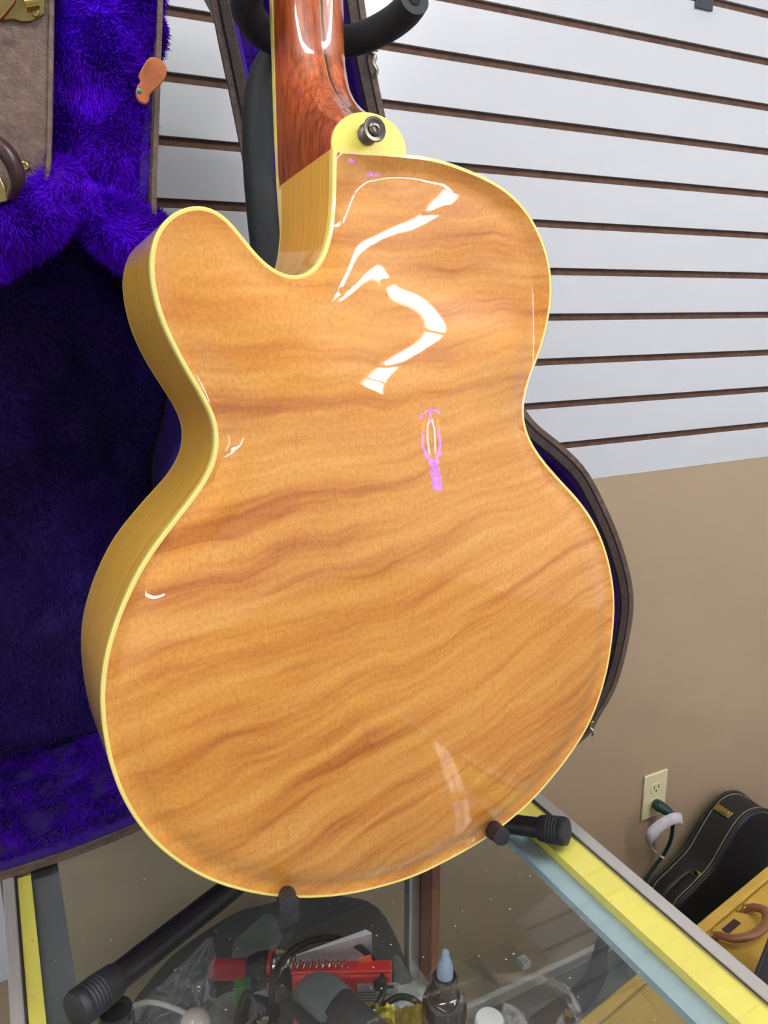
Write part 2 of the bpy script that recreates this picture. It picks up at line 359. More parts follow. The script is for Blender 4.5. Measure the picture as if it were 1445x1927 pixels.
OUTLINE = [(-0.027,0.5493),(-0.0276,0.5413),(-0.0283,0.5333),(-0.029,0.5253),(-0.0299,0.5174),(-0.0311,0.5094),(-0.0325,0.5015),(-0.0344,0.4937),(-0.0371,0.4862),(-0.0407,0.479),(-0.0458,0.4728),(-0.0524,0.4684),(-0.0602,0.4665),(-0.0681,0.4676),(-0.0753,0.471),(-0.0817,0.4759),(-0.0873,0.4817),(-0.0924,0.4879),(-0.0973,0.4942),(-0.1027,0.5001),(-0.1091,0.5049),(-0.1166,0.5076),(-0.1246,0.5077),(-0.1323,0.5056),(-0.1393,0.5017),(-0.1452,0.4963),(-0.1497,0.4897),(-0.1527,0.4822),(-0.1544,0.4744),(-0.1551,0.4664),(-0.1549,0.4584),(-0.154,0.4504),(-0.1525,0.4425),(-0.1504,0.4348),(-0.1478,0.4272),(-0.1449,0.4197),(-0.1417,0.4124),(-0.1383,0.4051),(-0.1348,0.3978),(-0.1314,0.3906),(-0.1283,0.3832),(-0.1259,0.3755),(-0.1248,0.3676),(-0.1254,0.3596),(-0.1273,0.3518),(-0.1306,0.3445),(-0.1349,0.3377),(-0.1398,0.3314),(-0.1452,0.3254),(-0.1507,0.3196),(-0.1563,0.3138),(-0.1618,0.308),(-0.1673,0.3021),(-0.1726,0.2961),(-0.1776,0.2899),(-0.1824,0.2834),(-0.1868,0.2767),(-0.1909,0.2698),(-0.1948,0.2628),(-0.1984,0.2557),(-0.2018,0.2484),(-0.2049,0.241),(-0.2076,0.2334),(-0.2098,0.2257),(-0.2117,0.2179),(-0.2131,0.21),(-0.2141,0.202),(-0.2146,0.194),(-0.2148,0.186),(-0.2146,0.178),(-0.2142,0.17),(-0.2135,0.162),(-0.2124,0.154),(-0.211,0.1461),(-0.2092,0.1383),(-0.207,0.1306),(-0.2044,0.123),(-0.2014,0.1156),(-0.198,0.1083),(-0.1944,0.1011),(-0.1903,0.0942),(-0.1859,0.0875),(-0.1811,0.0811),(-0.1761,0.0748),(-0.1708,0.0688),(-0.1652,0.063),(-0.1594,0.0575),(-0.1533,0.0523),(-0.147,0.0473),(-0.1404,0.0427),(-0.1338,0.0382),(-0.1269,0.034),(-0.12,0.03),(-0.1129,0.0263),(-0.1056,0.0228),(-0.0983,0.0196),(-0.0908,0.0166),(-0.0833,0.0139),(-0.0757,0.0114),(-0.068,0.0091),(-0.0602,0.0072),(-0.0523,0.0054),(-0.0444,0.004),(-0.0365,0.0028),(-0.0286,0.0018),(-0.0206,0.001),(-0.0126,0.0004),(-0.0046,0.0),(0.0035,0.0),(0.0115,0.0003),(0.0195,0.001),(0.0275,0.0019),(0.0354,0.003),(0.0434,0.0041),(0.0513,0.0054),(0.0592,0.0068),(0.067,0.0084),(0.0748,0.0104),(0.0825,0.0128),(0.0901,0.0154),(0.0976,0.0182),(0.105,0.0213),(0.1123,0.0246),(0.1195,0.0282),(0.1264,0.0322),(0.1332,0.0365),(0.1399,0.041),(0.1464,0.0457),(0.1527,0.0505),(0.159,0.0556),(0.1651,0.0608),(0.171,0.0662),(0.1767,0.0719),(0.182,0.0779),(0.1869,0.0843),(0.1912,0.091),(0.1952,0.098),(0.1987,0.1052),(0.202,0.1125),(0.2048,0.12),(0.2074,0.1276),(0.2095,0.1354),(0.2113,0.1432),(0.2129,0.1511),(0.2142,0.159),(0.2153,0.1669),(0.2161,0.1749),(0.2166,0.1829),(0.2166,0.191),(0.2162,0.199),(0.2152,0.2069),(0.2138,0.2148),(0.212,0.2227),(0.2098,0.2304),(0.2072,0.238),(0.2043,0.2454),(0.2009,0.2527),(0.1971,0.2598),(0.1929,0.2666),(0.1883,0.2732),(0.1833,0.2795),(0.1781,0.2856),(0.1726,0.2914),(0.1669,0.2971),(0.1612,0.3027),(0.1556,0.3084),(0.15,0.3142),(0.1446,0.3201),(0.1394,0.3262),(0.1346,0.3327),(0.1304,0.3395),(0.1271,0.3468),(0.1249,0.3545),(0.1241,0.3625),(0.1249,0.3705),(0.127,0.3782),(0.1299,0.3857),(0.1333,0.393),(0.137,0.4001),(0.1405,0.4073),(0.1439,0.4146),(0.1469,0.4221),(0.1494,0.4297),(0.1515,0.4374),(0.1531,0.4453),(0.1541,0.4532),(0.1543,0.4612),(0.1538,0.4692),(0.1524,0.4772),(0.1502,0.4849),(0.1472,0.4923),(0.1435,0.4994),(0.1392,0.5062),(0.1343,0.5126),(0.1287,0.5183),(0.1226,0.5235),(0.1159,0.528),(0.1089,0.5318),(0.1015,0.535),(0.094,0.5377),(0.0863,0.5401),(0.0786,0.5422),(0.0708,0.5442),(0.063,0.5459),(0.0551,0.5473),(0.0471,0.5482),(0.0391,0.5487),(0.0311,0.5489),(0.023,0.549),(0.015,0.549),(0.007,0.5489),(-0.001,0.5487),(-0.0091,0.5486),(-0.0171,0.5485),(-0.0251,0.5483)]
FRONT_SHIFT_MM = [0,0,0,0,0,0,0,0,0,0,0,-0.1,-0.2,-0.3,-0.4,-0.5,-0.6,-0.7,-0.8,-0.9,-1.0,-1.1,-1.2,-1.3,-1.3,-1.4,-0.9,-0.7,-0.6,-0.4,-0.2,-0.2,-0.2,-0.2,-0.2,-0.1,0,0.2,0.5,0.8,1.2,1.5,1.8,2.0,2.0,1.7,1.4,0.9,0.3,-0.3,-0.9,-1.2,-1.6,-2.0,-2.3,-2.6,-2.6,-2.7,-2.8,-2.7,-2.5,-2.3,-2.1,-1.9,-1.5,-1.0,-0.7,-0.4,-0.3,-0.2,-0.1,-0.1,-0.1,-0.1,-0.3,-0.4,-0.4,-0.4,-0.3,-0.3,-0.3,-0.3,-0.3,-0.3,-0.2,-0.2,-0.2,-0.2,-0.2,-0.2,-0.2,-0.1,-0.1,-0.1,-0.1,-0.1,-0.1,-0,-0,-0,0,0,0,0,0,0,0,0,0,0,0,0,0,0,0,0,0,0,0,0,0,0,0,0,0,0,0,0,0,0,0,0,0,0,0,0,0,0,0,0,0,0,0,0,0,0,0,0,0,0,0,0,0,0,0,0,0,0,0,0,0,0,0,0,0,0,0,0,0,0,0,0,0,0,0,0,0,0,0,0,0,0,0,0,0,0,0,0,0,0,0,0,0,0,0,0,0,0,0,0,0,0,0,0,0,0,0,0,0,0,0,0,0,0,0]

CARVE = [(-0.1300, 0.3100, 0.07), (-0.1300, 0.3275, -0.04), (-0.1300, 0.3450, 0.08), (-0.1300, 0.3625, 0.05), (-0.1300, 0.3800, 0.20), (-0.1300, 0.3975, 0.23), (-0.1300, 0.4150, 0.25), (-0.1300, 0.4325, 0.36), (-0.1300, 0.4500, 0.29), (-0.1300, 0.4675, 0.07), (-0.1300, 0.4850, 0.01), (-0.1300, 0.5025, 0.12), (-0.1300, 0.5200, 0.15), (-0.1300, 0.5375, 0.06), (-0.1125, 0.3100, 0.04), (-0.1125, 0.3275, -0.01), (-0.1125, 0.3450, 0.22), (-0.1125, 0.3625, -0.06), (-0.1125, 0.3800, -0.16), (-0.1125, 0.3975, -0.08), (-0.1125, 0.4150, -0.03), (-0.1125, 0.4325, -0.23), (-0.1125, 0.4500, -0.36), (-0.1125, 0.4675, -0.05), (-0.1125, 0.4850, 0.03), (-0.1125, 0.5025, -0.23), (-0.1125, 0.5200, -0.18), (-0.1125, 0.5375, -0.03), (-0.0950, 0.3100, -0.02), (-0.0950, 0.3275, -0.11), (-0.0950, 0.3450, 0.02), (-0.0950, 0.3625, -0.20), (-0.0950, 0.3800, 0.16), (-0.0950, 0.3975, 0.11), (-0.0950, 0.4150, -0.07), (-0.0950, 0.4325, 0.17), (-0.0950, 0.4500, 0.60), (-0.0950, 0.4675, 1.23), (-0.0950, 0.4850, 1.48), (-0.0950, 0.5025, 1.26), (-0.0950, 0.5200, 0.97), (-0.0950, 0.5375, 0.48), (-0.0775, 0.3100, 0.05), (-0.0775, 0.3275, 0.11), (-0.0775, 0.3450, 0.14), (-0.0775, 0.3625, -0.09), (-0.0775, 0.3800, 0.60), (-0.0775, 0.3975, 0.28), (-0.0775, 0.4150, -0.10), (-0.0775, 0.4325, 0.59), (-0.0775, 0.4500, -0.01), (-0.0775, 0.4675, -1.75), (-0.0775, 0.4850, -2.47), (-0.0775, 0.5025, -1.27), (-0.0775, 0.5200, 0.29), (-0.0775, 0.5375, 0.48), (-0.0600, 0.3275, 0.01), (-0.0600, 0.3450, 0.12), (-0.0600, 0.3625, -0.13), (-0.0600, 0.3800, 0.22), (-0.0600, 0.3975, 0.52), (-0.0600, 0.4150, 0.30), (-0.0600, 0.4325, 0.13), (-0.0600, 0.4500, 0.03), (-0.0600, 0.4675, 1.35), (-0.0600, 0.4850, 1.50), (-0.0600, 0.5025, -0.69), (-0.0600, 0.5200, -0.94), (-0.0600, 0.5375, -0.19), (-0.0425, 0.3275, -0.21), (-0.0425, 0.3450, 0.05), (-0.0425, 0.3625, -0.10), (-0.0425, 0.3800, -0.69), (-0.0425, 0.3975, 0.36), (-0.0425, 0.4150, 0.44), (-0.0425, 0.4325, -1.06), (-0.0425, 0.4500, -1.28), (-0.0425, 0.4675, 2.24), (-0.0425, 0.4850, 6.02), (-0.0425, 0.5025, 2.68), (-0.0425, 0.5200, -0.78), (-0.0425, 0.5375, -0.63), (-0.0250, 0.3100, 0.08), (-0.0250, 0.3275, -0.02), (-0.0250, 0.3450, 0.14), (-0.0250, 0.3625, 0.31), (-0.0250, 0.3800, -0.45), (-0.0250, 0.3975, 0.33), (-0.0250, 0.4150, 0.24), (-0.0250, 0.4325, -0.53), (-0.0250, 0.4500, -0.43), (-0.0250, 0.4675, -3.81), (-0.0250, 0.4850, -2.15), (-0.0250, 0.5025, 0.63), (-0.0250, 0.5200, -0.35), (-0.0250, 0.5375, -0.53), (-0.0075, 0.3100, -0.14), (-0.0075, 0.3275, -0.09), (-0.0075, 0.3450, -0.31), (-0.0075, 0.3625, 0.02), (-0.0075, 0.3800, -0.13), (-0.0075, 0.3975, -0.07), (-0.0075, 0.4150, -0.06), (-0.0075, 0.4325, -1.39), (-0.0075, 0.4500, 1.61), (-0.0075, 0.4675, 0.68), (-0.0075, 0.4850, -1.25), (-0.0075, 0.5025, -0.17), (-0.0075, 0.5200, -0.39), (-0.0075, 0.5375, -0.48), (0.0100, 0.3100, -0.05), (0.0100, 0.3275, 0.15), (0.0100, 0.3450, -0.01), (0.0100, 0.3625, -0.10), (0.0100, 0.3800, 0.30), (0.0100, 0.3975, -0.56), (0.0100, 0.4150, 0.57), (0.0100, 0.4325, -1.25), (0.0100, 0.4500, -1.80), (0.0100, 0.4675, -0.92), (0.0100, 0.4850, -0.50), (0.0100, 0.5025, -0.57), (0.0100, 0.5200, -0.94), (0.0100, 0.5375, -0.70), (0.0275, 0.3100, -0.14), (0.0275, 0.3275, -0.08), (0.0275, 0.3450, 0.15), (0.0275, 0.3625, -0.48), (0.0275, 0.3800, 0.75), (0.0275, 0.3975, -0.97), (0.0275, 0.4150, -0.38), (0.0275, 0.4325, 0.69), (0.0275, 0.4500, -0.29), (0.0275, 0.4675, -1.87), (0.0275, 0.4850, -1.41), (0.0275, 0.5025, -0.51), (0.0275, 0.5200, -0.67), (0.0275, 0.5375, -0.66), (0.0450, 0.3100, -0.06), (0.0450, 0.3275, -0.09), (0.0450, 0.3450, 0.19), (0.0450, 0.3625, -0.68), (0.0450, 0.3800, 0.80), (0.0450, 0.3975, -0.51), (0.0450, 0.4150, -0.65), (0.0450, 0.4325, 0.11), (0.0450, 0.4500, -1.61), (0.0450, 0.4675, -1.34), (0.0450, 0.4850, -0.14), (0.0450, 0.5025, -0.72), (0.0450, 0.5200, -1.04), (0.0450, 0.5375, -0.49), (0.0625, 0.3100, 0.05), (0.0625, 0.3275, -0.10), (0.0625, 0.3450, 0.19), (0.0625, 0.3625, -0.19), (0.0625, 0.3800, 0.37), (0.0625, 0.3975, -0.41), (0.0625, 0.4150, 0.20), (0.0625, 0.4325, 0.87), (0.0625, 0.4500, -2.32), (0.0625, 0.4675, -1.92), (0.0625, 0.4850, -0.20), (0.0625, 0.5025, -1.33), (0.0625, 0.5200, -1.13), (0.0625, 0.5375, 0.02), (0.0800, 0.3100, -0.06), (0.0800, 0.3275, -0.25), (0.0800, 0.3450, 0.03), (0.0800, 0.3625, -0.06), (0.0800, 0.3800, -0.25), (0.0800, 0.3975, -0.35), (0.0800, 0.4150, 0.09), (0.0800, 0.4325, 0.05), (0.0800, 0.4500, -1.84), (0.0800, 0.4675, -1.24), (0.0800, 0.4850, -0.25), (0.0800, 0.5025, -1.20), (0.0800, 0.5200, -0.75), (0.0800, 0.5375, 0.28), (0.0975, 0.3100, 0.02), (0.0975, 0.3450, 0.09), (0.0975, 0.3625, -0.12), (0.0975, 0.3800, -0.14), (0.0975, 0.3975, 0.70), (0.0975, 0.4150, 0.93), (0.0975, 0.4325, -0.63), (0.0975, 0.4500, -2.13), (0.0975, 0.4675, -1.36), (0.0975, 0.4850, -0.68), (0.0975, 0.5025, -1.05), (0.0975, 0.5200, -0.59), (0.0975, 0.5375, 0.10), (0.1150, 0.3100, -0.02), (0.1150, 0.3275, 0.04), (0.1150, 0.3450, 0.04), (0.1150, 0.3625, -0.15), (0.1150, 0.3800, 0.01), (0.1150, 0.3975, 0.73), (0.1150, 0.4150, 0.67), (0.1150, 0.4325, -0.92), (0.1150, 0.4500, -1.91), (0.1150, 0.4675, -1.21), (0.1150, 0.4850, -0.63), (0.1150, 0.5025, -0.63), (0.1150, 0.5200, -0.35), (0.1150, 0.5375, -0.03), (0.1325, 0.3100, -0.06), (0.1325, 0.3275, -0.02), (0.1325, 0.3450, -0.01), (0.1325, 0.3625, -0.11), (0.1325, 0.3800, -0.03), (0.1325, 0.3975, 0.21), (0.1325, 0.4150, 0.05), (0.1325, 0.4325, -0.66), (0.1325, 0.4500, -0.96), (0.1325, 0.4675, -0.56), (0.1325, 0.4850, -0.27), (0.1325, 0.5025, -0.23), (0.1325, 0.5200, -0.14), (0.1325, 0.5375, -0.03), (0.1500, 0.3275, 0.01), (0.1500, 0.3625, -0.03), (0.1500, 0.3975, 0.03), (0.1500, 0.4150, -0.03), (0.1500, 0.4325, -0.19), (0.1500, 0.4500, -0.23), (0.1500, 0.4675, -0.13), (0.1500, 0.4850, -0.06), (0.1500, 0.5025, -0.05), (0.1500, 0.5200, -0.03), (0.1500, 0.5375, -0.01)]  # x, y, mm
CARVE_R = 0.0210


# ------------------------------------------------------------------ the room
WY = 1.1139
fl = struct(boxo('floor', (-4, -10, -.05), (5, WY+.1, 0), floor_m))
ce = struct(boxo('ceiling', (-4, -10, 2.75), (5, WY+.1, 2.85), ceil_m))
wall = struct(boxo('wall_back', (-3, WY+.012, 0), (5, WY+.1, 2.75), paint))
lower = struct(boxo('wall_back_lower', (-3, WY, 0), (5, WY+.012, 1.1885), paint)); lower.name = 'wall_lower'
back = boxo('groove_backing', (-3, WY+.009, 1.2), (5, WY+.0118, 2.75), mdf, wall)
bmS = bmesh.new()
prof = [(WY-.0005, .0), (WY+.006, .0), (WY+.006, .0052), (WY+.0085, .0052), (WY+.0085, .0585), (WY+.0068, .0600), (WY+.0004, .0640), (WY-.0005, .0632)]
A = [bmS.verts.new((-3, a, b)) for a, b in prof]; B = [bmS.verts.new((5, a, b)) for a, b in prof]; n = len(prof)
for k in range(n): bmS.faces.new((A[k], A[(k+1) % n], B[(k+1) % n], B[k]))
bmS.faces.new(A[::-1]); bmS.faces.new(B); bmesh.ops.recalc_face_normals(bmS, faces=bmS.faces)
sm = D.meshes.new('slat'); bmS.to_mesh(sm); sm.materials.append(slat_white)
for k in range(-3, 17):
    o = D.objects.new('slat', sm); COL.objects.link(o); o.parent = wall; o.location = (0, 0, 1.4173+.0762*k)
lip = boxo('groove_lip', (-3, WY+.0055, 1.2), (5, WY+.009, 2.75), mdf, wall)
bb = struct(boxo('baseboard_back', (-3, WY-.010, 0), (5, WY-.0003, .058), base_grey, bevel=.002))
bc = struct(boxo('trim_1', (-3, WY-.014, .058), (5, WY-.0003, .088), base_cap, bevel=.003))

# ceiling tube fixtures behind and above the photographer
tube_em = mat('fluorescent_tube', (255, 252, 248), .5, emit=((252, 253, 255), TUBE))
fix_m = mat('fixture_white', (235, 235, 232), .4)
def fixture(x, y, rz, label):
    f = empty('ceiling_light', (x, y, 2.75), (0, 0, rz)); tag(f, label, 'ceiling light', 'tube lights on the ceiling')
    boxo('housing', (-.62, -.09, -.055), (.62, .09, -.001), fix_m, f, bevel=.004)
    for s in (-.034, .034): tubeo('lamp_tube', [(-.6, s, -.075), (.6, s, -.075)], .019, tube_em, f, seg=10)
    for s in (-.61, .61): boxo('socket', (s-.008, -.07, -.095), (s+.008, .07, -.05), fix_m, f)
for i, (x, y, r, w_) in enumerate(LAMPS): fixture(x, y, r, 'long white two tube ceiling light, '+w_)
# neon sign hanging in the shop behind the photographer (seen only as a reflection in the lacquer)
NS = empty('neon_sign', (2.90, -3.50, 1.66), (0, 0, .62)); tag(NS, 'purple, white and orange neon sign, mirrored in the middle of the guitar back', 'neon sign')
def neon(n_, P, rgb, r=.011): m_ = D.materials.get('neon_'+n_) or mat('neon_'+n_, rgb, .5, emit=(rgb, NEON)); return tubeo(n_+'_neon_tube', spline([(q[0]*1.5, q[1], q[2]+.10) for q in P], 5), r, m_, NS, seg=8)
pu, wh, og = (92, 20, 255), (235, 225, 255), (255, 90, 40)
neon('purple', [(-.10, 0, .14), (-.095, 0, .20), (-.05, 0, .25), (0, 0, .262), (.05, 0, .25), (.095, 0, .20), (.10, 0, .14)], pu)
neon('purple', [(0, 0, .30), (.02, 0, .285), (-.005, 0, .27), (.0, 0, .20), (.0, 0, .06)], pu)
neon('white', [(-.03, 0, -.14), (-.035, 0, -.02), (-.015, 0, .10), (0, 0, .125), (.015, 0, .10), (.04, 0, -.02), (.03, 0, -.14)], wh, .006)
for s in (-1, 1):
    neon('orange', [(s*.10, 0, .10), (s*.055, 0, .06), (s*.095, 0, .04), (s*.06, 0, .0)], og, .009)
    neon('purple', [(s*.10, 0, .0), (s*.08, 0, -.04), (s*.10, 0, -.08), (s*.07, 0, -.12), (s*.09, 0, -.16)], pu, .009)
neon('purple', [(-.06, 0, -.14), (-.03, 0, -.19), (0, 0, -.205), (.03, 0, -.19), (.06, 0, -.14)], pu)
neon('purple', [(-.05, 0, -.20), (0, 0, -.25), (.05, 0, -.20)], pu)
for q in (-.036, -.012, .012, .036): neon('purple', [(q, 0, -.26), (q*1.1, 0, -.32), (q*.9, 0, -.42)], pu, .009)
boxo('backing_bar', (-.17, .012, .20), (.17, .022, .24), fix_m, NS)
for q in (-.10, .10): tubeo('hanging_wire', [(q, .017, .24), (q, .017, 1.088)], .0012, fix_m, NS, seg=6)


# ------------------------------------------------------------------ the guitar (local frame: x right, y up the body, z out of the back)
DEPTH = .10508
e1 = Vector((1, .0001, .0087)).normalized(); nn = Vector((-.0007, -.9952, .0975)); e2 = nn.cross(e1).normalized(); nn = e1.cross(e2)
G = empty('guitar', (.2597, .4658, 1.0595), Matrix((e1, e2, nn)).transposed())
tag(G, 'blonde flame maple archtop guitar with a cutaway, seen from its back on the black stand', 'guitar')
O = np.array(OUTLINE); 
# refine outline x2 for smoothness (corner between last and first kept)
def refine(P):
    Q = np.vstack([2*P[0]-P[1], P, 2*P[-1]-P[-2]]); out = []
    for i in range(1, len(Q)-2):
        a, b, c, d = Q[i-1:i+3]
        out.append(b); out.append(.5625*(b+c)-.0625*(a+d))
    out.append(P[-1]); return np.array(out)
O = refine(O); FS = np.interp(np.arange(len(O))/2, range(len(FRONT_SHIFT_MM)), FRONT_SHIFT_MM)/1000
NB = len(O)
def corner_off(P, d):
    """inward offset of the open-ended outline whose two ends meet in the heel corner"""
    t = np.gradient(P, axis=0); t /= np.linalg.norm(t, axis=1)[:, None]; nr = np.stack([-t[:, 1], t[:, 0]], 1)
    Q = P+nr*np.reshape(d, (-1, 1)) if np.ndim(d) else P+nr*d
    return Q
sgn = 1 if area(O) > 0 else -1
BW = .0027
Oi = corner_off(O, sgn*BW)
Oi[0] = Oi[-1] = (O[0]+np.array((BW, -BW))); Oi[-1] = Oi[0]+np.array((.0008, 0)); Oi[0] = Oi[0]+np.array((0, -.0008))
V, F, nb = fill(Oi, .0055)
u = poisson(V, F, nb)
def arch(u):
    # flat recurve channel by the binding, then the swelling carved dome
    a = np.clip(u/.22, 0, 1); s = a*a*(3-2*a)
    return ARCH_H*(.80*u**ARCH_P*(1.35-.35*u)/1.0+.0*u)*(.25+.75*s) - .0016*np.exp(-((u-.05)/.05)**2)*np.clip(u/.02, 0, 1)
h = arch(u)
# the carved back is not perfectly even: broad shallow swells in the upper bout
for cx_, cy_, a_ in CARVE: h = h+a_/1000*np.exp(-((V[:, 0]-cx_)**2+(V[:, 1]-cy_)**2)/(2*CARVE_R**2))*np.clip(u/.06, 0, 1)
bk = pyobj('back_plate', np.c_[V, h+.0002], F, flame_m, G)
# binding round the back: outer line, rounded corner, down the side
def ring(name, loops, m):
    """strip through matching point loops (open at the heel corner)"""
    v = []; f = []; n = len(loops[0]); k = len(loops)
    for L in loops: v += [tuple(p) for p in L]
    for j in range(k-1):
        for i in range(n): i2 = (i+1) % n; f.append((j*n+i, j*n+i2, (j+1)*n+i2, (j+1)*n+i))
    return pyobj(name, v, f, m, G)
def L3(P, z): return np.c_[P, np.full(len(P), z)]
Ow = corner_off(O, sgn*.0009); Ow[0] = O[0]+(.0009, -.0009); Ow[-1] = O[-1]+(.0009, -.0009)
bd = ring('back_binding', [L3(Oi, .0001), L3(Ow, .0002), L3(O, -.0008), L3(O, -.0062)], cream)
# front outline (the rim narrows and flares a little towards the top)
tt = np.gradient(O, axis=0); tt /= np.linalg.norm(tt, axis=1)[:, None]; nr = np.stack([-tt[:, 1], tt[:, 0]], 1)
Of = O+nr*FS[:, None]
arc = np.r_[0, np.cumsum(np.linalg.norm(np.diff(O, axis=0), axis=1))]
zs = np.linspace(-.0062, -DEPTH+.003, 9); v = []; f = []; uv = []
for j, z in enumerate(zs):
    k = -z/DEPTH; P = O*(1-k)+Of*k
    for i, p in enumerate(P): v.append((p[0], p[1], z)); uv.append((arc[i], z))
for j in range(8):
    for i in range(NB): i2 = (i+1) % NB; f.append((j*NB+i, j*NB+i2, (j+1)*NB+i2, (j+1)*NB+i))
sd = pyobj('side', v, f, side_m, G)
ul = sd.data.uv_layers.new(name='uv')
for lp in sd.data.loops: ul.data[lp.index].uv = uv[lp.vertex_index]
Ofi = Of-nr*sgn*(-.004)
fb = ring('front_binding', [L3(Of, -DEPTH+.003), L3(Of, -DEPTH+.0002), L3(Ofi, -DEPTH-.0005)], cream)
V2, F2, nb2 = fill(Ofi, .014); u2 = poisson(V2, F2, nb2)
spruce = mat('spruce_top', (224, 180, 104), .35, coat=.8)
pyobj('front_plate', np.c_[V2, -DEPTH-.0005-.018*u2**.8], [q[::-1] for q in F2], spruce, G)

# heel cap plate, strap button
cp = []
for k in range(41):
    a = math.pi*k/40; cp.append((.0010+.0284*math.cos(a), .5465+.0243*math.sin(a)**.9+(.003 if 0 < k < 40 else 0)))
cp = [(cp[0][0], .5475)]+cp[1:-1]+[(cp[-1][0], .5475)]
prismo('heel_plate', cp, -.0035, -.0002, cream_plate, G, bevel=.0006)
bt = latheo('strap_button', [(.0062, -.0002), (.0072, .0005), (.0066, .0018), (.0048, .0035), (.0044, .0075), (.0052, .0095), (.0079, .0112), (.0083, .0122), (.0078, .0130), (.0058, .0128), (.0046, .0118), (.001, .0116)], steel, G, 32, Matrix.Translation((-.0012, .5592, 0)))
sc = latheo('screw', [(.0042, 0), (.0042, .0012), (.0032, .0019), (.0020, .0021), (.0018, .0008), (.0002, .0008)], steel, bt, 20, Matrix.Translation((-.0012, .5592, .0116)))
sc['label'] = 'recessed star-drive screw'

# neck with the heel swelling back to the plate
ZF = -DEPTH-.0075
def sect(t):
    """centre, half width, thickness and roundness at height t"""
    c = .0015+.0075*max(0, (t-.56)/.12) if t < .68 else .009+.02*(t-.68)
    hw = np.interp(t, [.549, .575, .60, .64, .70, .95], [.0268, .0272, .0276, .0280, .0282, .0250])
    back = np.interp(t, [.549, .562, .566, .572, .580, .590, .602, .618, .640, .67, .72, .95], [-.0036, -.0036, -.004, -.0090, -.0220, -.0390, -.0550, -.0690, -.0790, -.0835, -.0850, -.0865])
    rd = np.interp(t, [.549, .565, .585, .61, .64], [8, 5, 3.2, 2.5, 2.15])
    return c, hw, back, rd
ts = list(np.linspace(.5492, .64, 44))+list(np.linspace(.65, .98, 24)); S = 33; v = []; f = []; ridge = []
def smoothsect(t):
    q = [sect(max(.5492, t+dd)) for dd in (-.006, -.003, 0, .003, .006)]; w_ = (1, 2, 3, 2, 1)
    return [sum(a*b[i] for a, b in zip(w_, q))/9 for i in range(4)]
for t in ts:
    c, hw, bk_, rd = smoothsect(t); dd = bk_-ZF
    # the heel block narrows towards the cap on the treble side only
    for k in range(S):
        a = math.pi*k/(S-1); ca, sa = math.cos(a), math.sin(a)
        x = -hw*math.copysign(abs(ca)**(2/rd), ca); z = ZF+dd*abs(sa)**(2/rd)
        v.append((c+x, t, z))
    ridge.append((c+.0002, t, bk_))
for j in range(len(ts)-1):
    for k in range(S-1): f.append((j*S+k, j*S+k+1, (j+1)*S+k+1, (j+1)*S+k))
    f.append((j*S+S-1, j*S, (j+1)*S, (j+1)*S+S-1))
f.append(tuple(range(S))); f.append(tuple(range((len(ts)-1)*S, len(ts)*S))[::-1])
nk = pyobj('neck', v, f, mahog_m, G)
# dark laminate seam down the middle, let in flush
def seam(name, off, wd, m):
    v = []; f = []; P = [p for p in ridge if p[1] > .5735]
    for i, p in enumerate(P):
        a = Vector(P[max(i-1, 0)]); b = Vector(P[min(i+1, len(P)-1)]); t = (b-a).normalized(); n = Vector((1, 0, 0)).cross(t)
        if n.z < 0: n = -n
        q = Vector(p)+n*.00012
        v += [(q.x+off-wd, q.y, q.z), (q.x+off+wd, q.y, q.z)]
    for i in range(len(P)-1): f.append((2*i, 2*i+1, 2*i+3, 2*i+2))
    return pyobj(name, v, f, m, nk)
seam('laminate_seam', 0, .0009, ebony); seam('laminate_seam', -.0014, .0004, mat('pale_laminate', (178, 120, 62), .3, coat=1))
# fingerboard with cream edge binding
v = []; f = []
def board(name, inset, z0, z1, m):
    bm = bmesh.new(); R = []
    for t in (.46, .5492, .60, .64, .70, .98):
        c, hw, _, _ = sect(max(t, .549)); hw -= inset
        R.append([bm.verts.new(q) for q in ((c-hw, t, z0), (c+hw, t, z0), (c+hw, t, z1), (c-hw, t, z1))])
    for A, B in zip(R, R[1:]):
        for k in range(4): bm.faces.new((A[k], A[(k+1) % 4], B[(k+1) % 4], B[k]))
    bm.faces.new(R[0][::-1]); bm.faces.new(R[-1]); return obj(name, bm, m, G, smooth=False)
board('fingerboard', .0012, ZF-.0056, ZF-.0003, fretb)
board('fingerboard_binding', -.0005, ZF-.0050, ZF+.0006, cream)


# ------------------------------------------------------------------ the open guitar case standing behind the guitar
def shell(name, line, y0, y1, m_out, parent, wall_t=.012, back_t=.006):
    """hollow half shell: line is a closed list of (x, z); y0 the rim (towards the camera), y1 the back"""
    P = np.array([(p[0], p[1]) for p in line]); 
    if area(P) < 0: P = P[::-1]
    I = offset(P, wall_t); n = len(P); bm = bmesh.new()
    def lp(Q, y): return [bm.verts.new((q[0], y, q[1])) for q in Q]
    r = .003
    a = lp(P, y1); b = lp(P, y0+r); c = lp(offset(P, r), y0); d = lp(offset(P, wall_t-r), y0); e = lp(I, y0+r); f = lp(I, y1-back_t)
    for A, B in ((a, b), (b, c), (c, d), (d, e), (e, f)):
        for k in range(n): bm.faces.new((A[k], A[(k+1) % n], B[(k+1) % n], B[k]))
    bmesh.ops.triangle_fill(bm, edges=[bm.edges.get((a[k], a[(k+1) % n])) for k in range(n)], use_beauty=True)
    bmesh.ops.triangle_fill(bm, edges=[bm.edges.get((f[k], f[(k+1) % n])) for k in range(n)], use_beauty=True)
    return obj(name, bm, m_out, parent), P
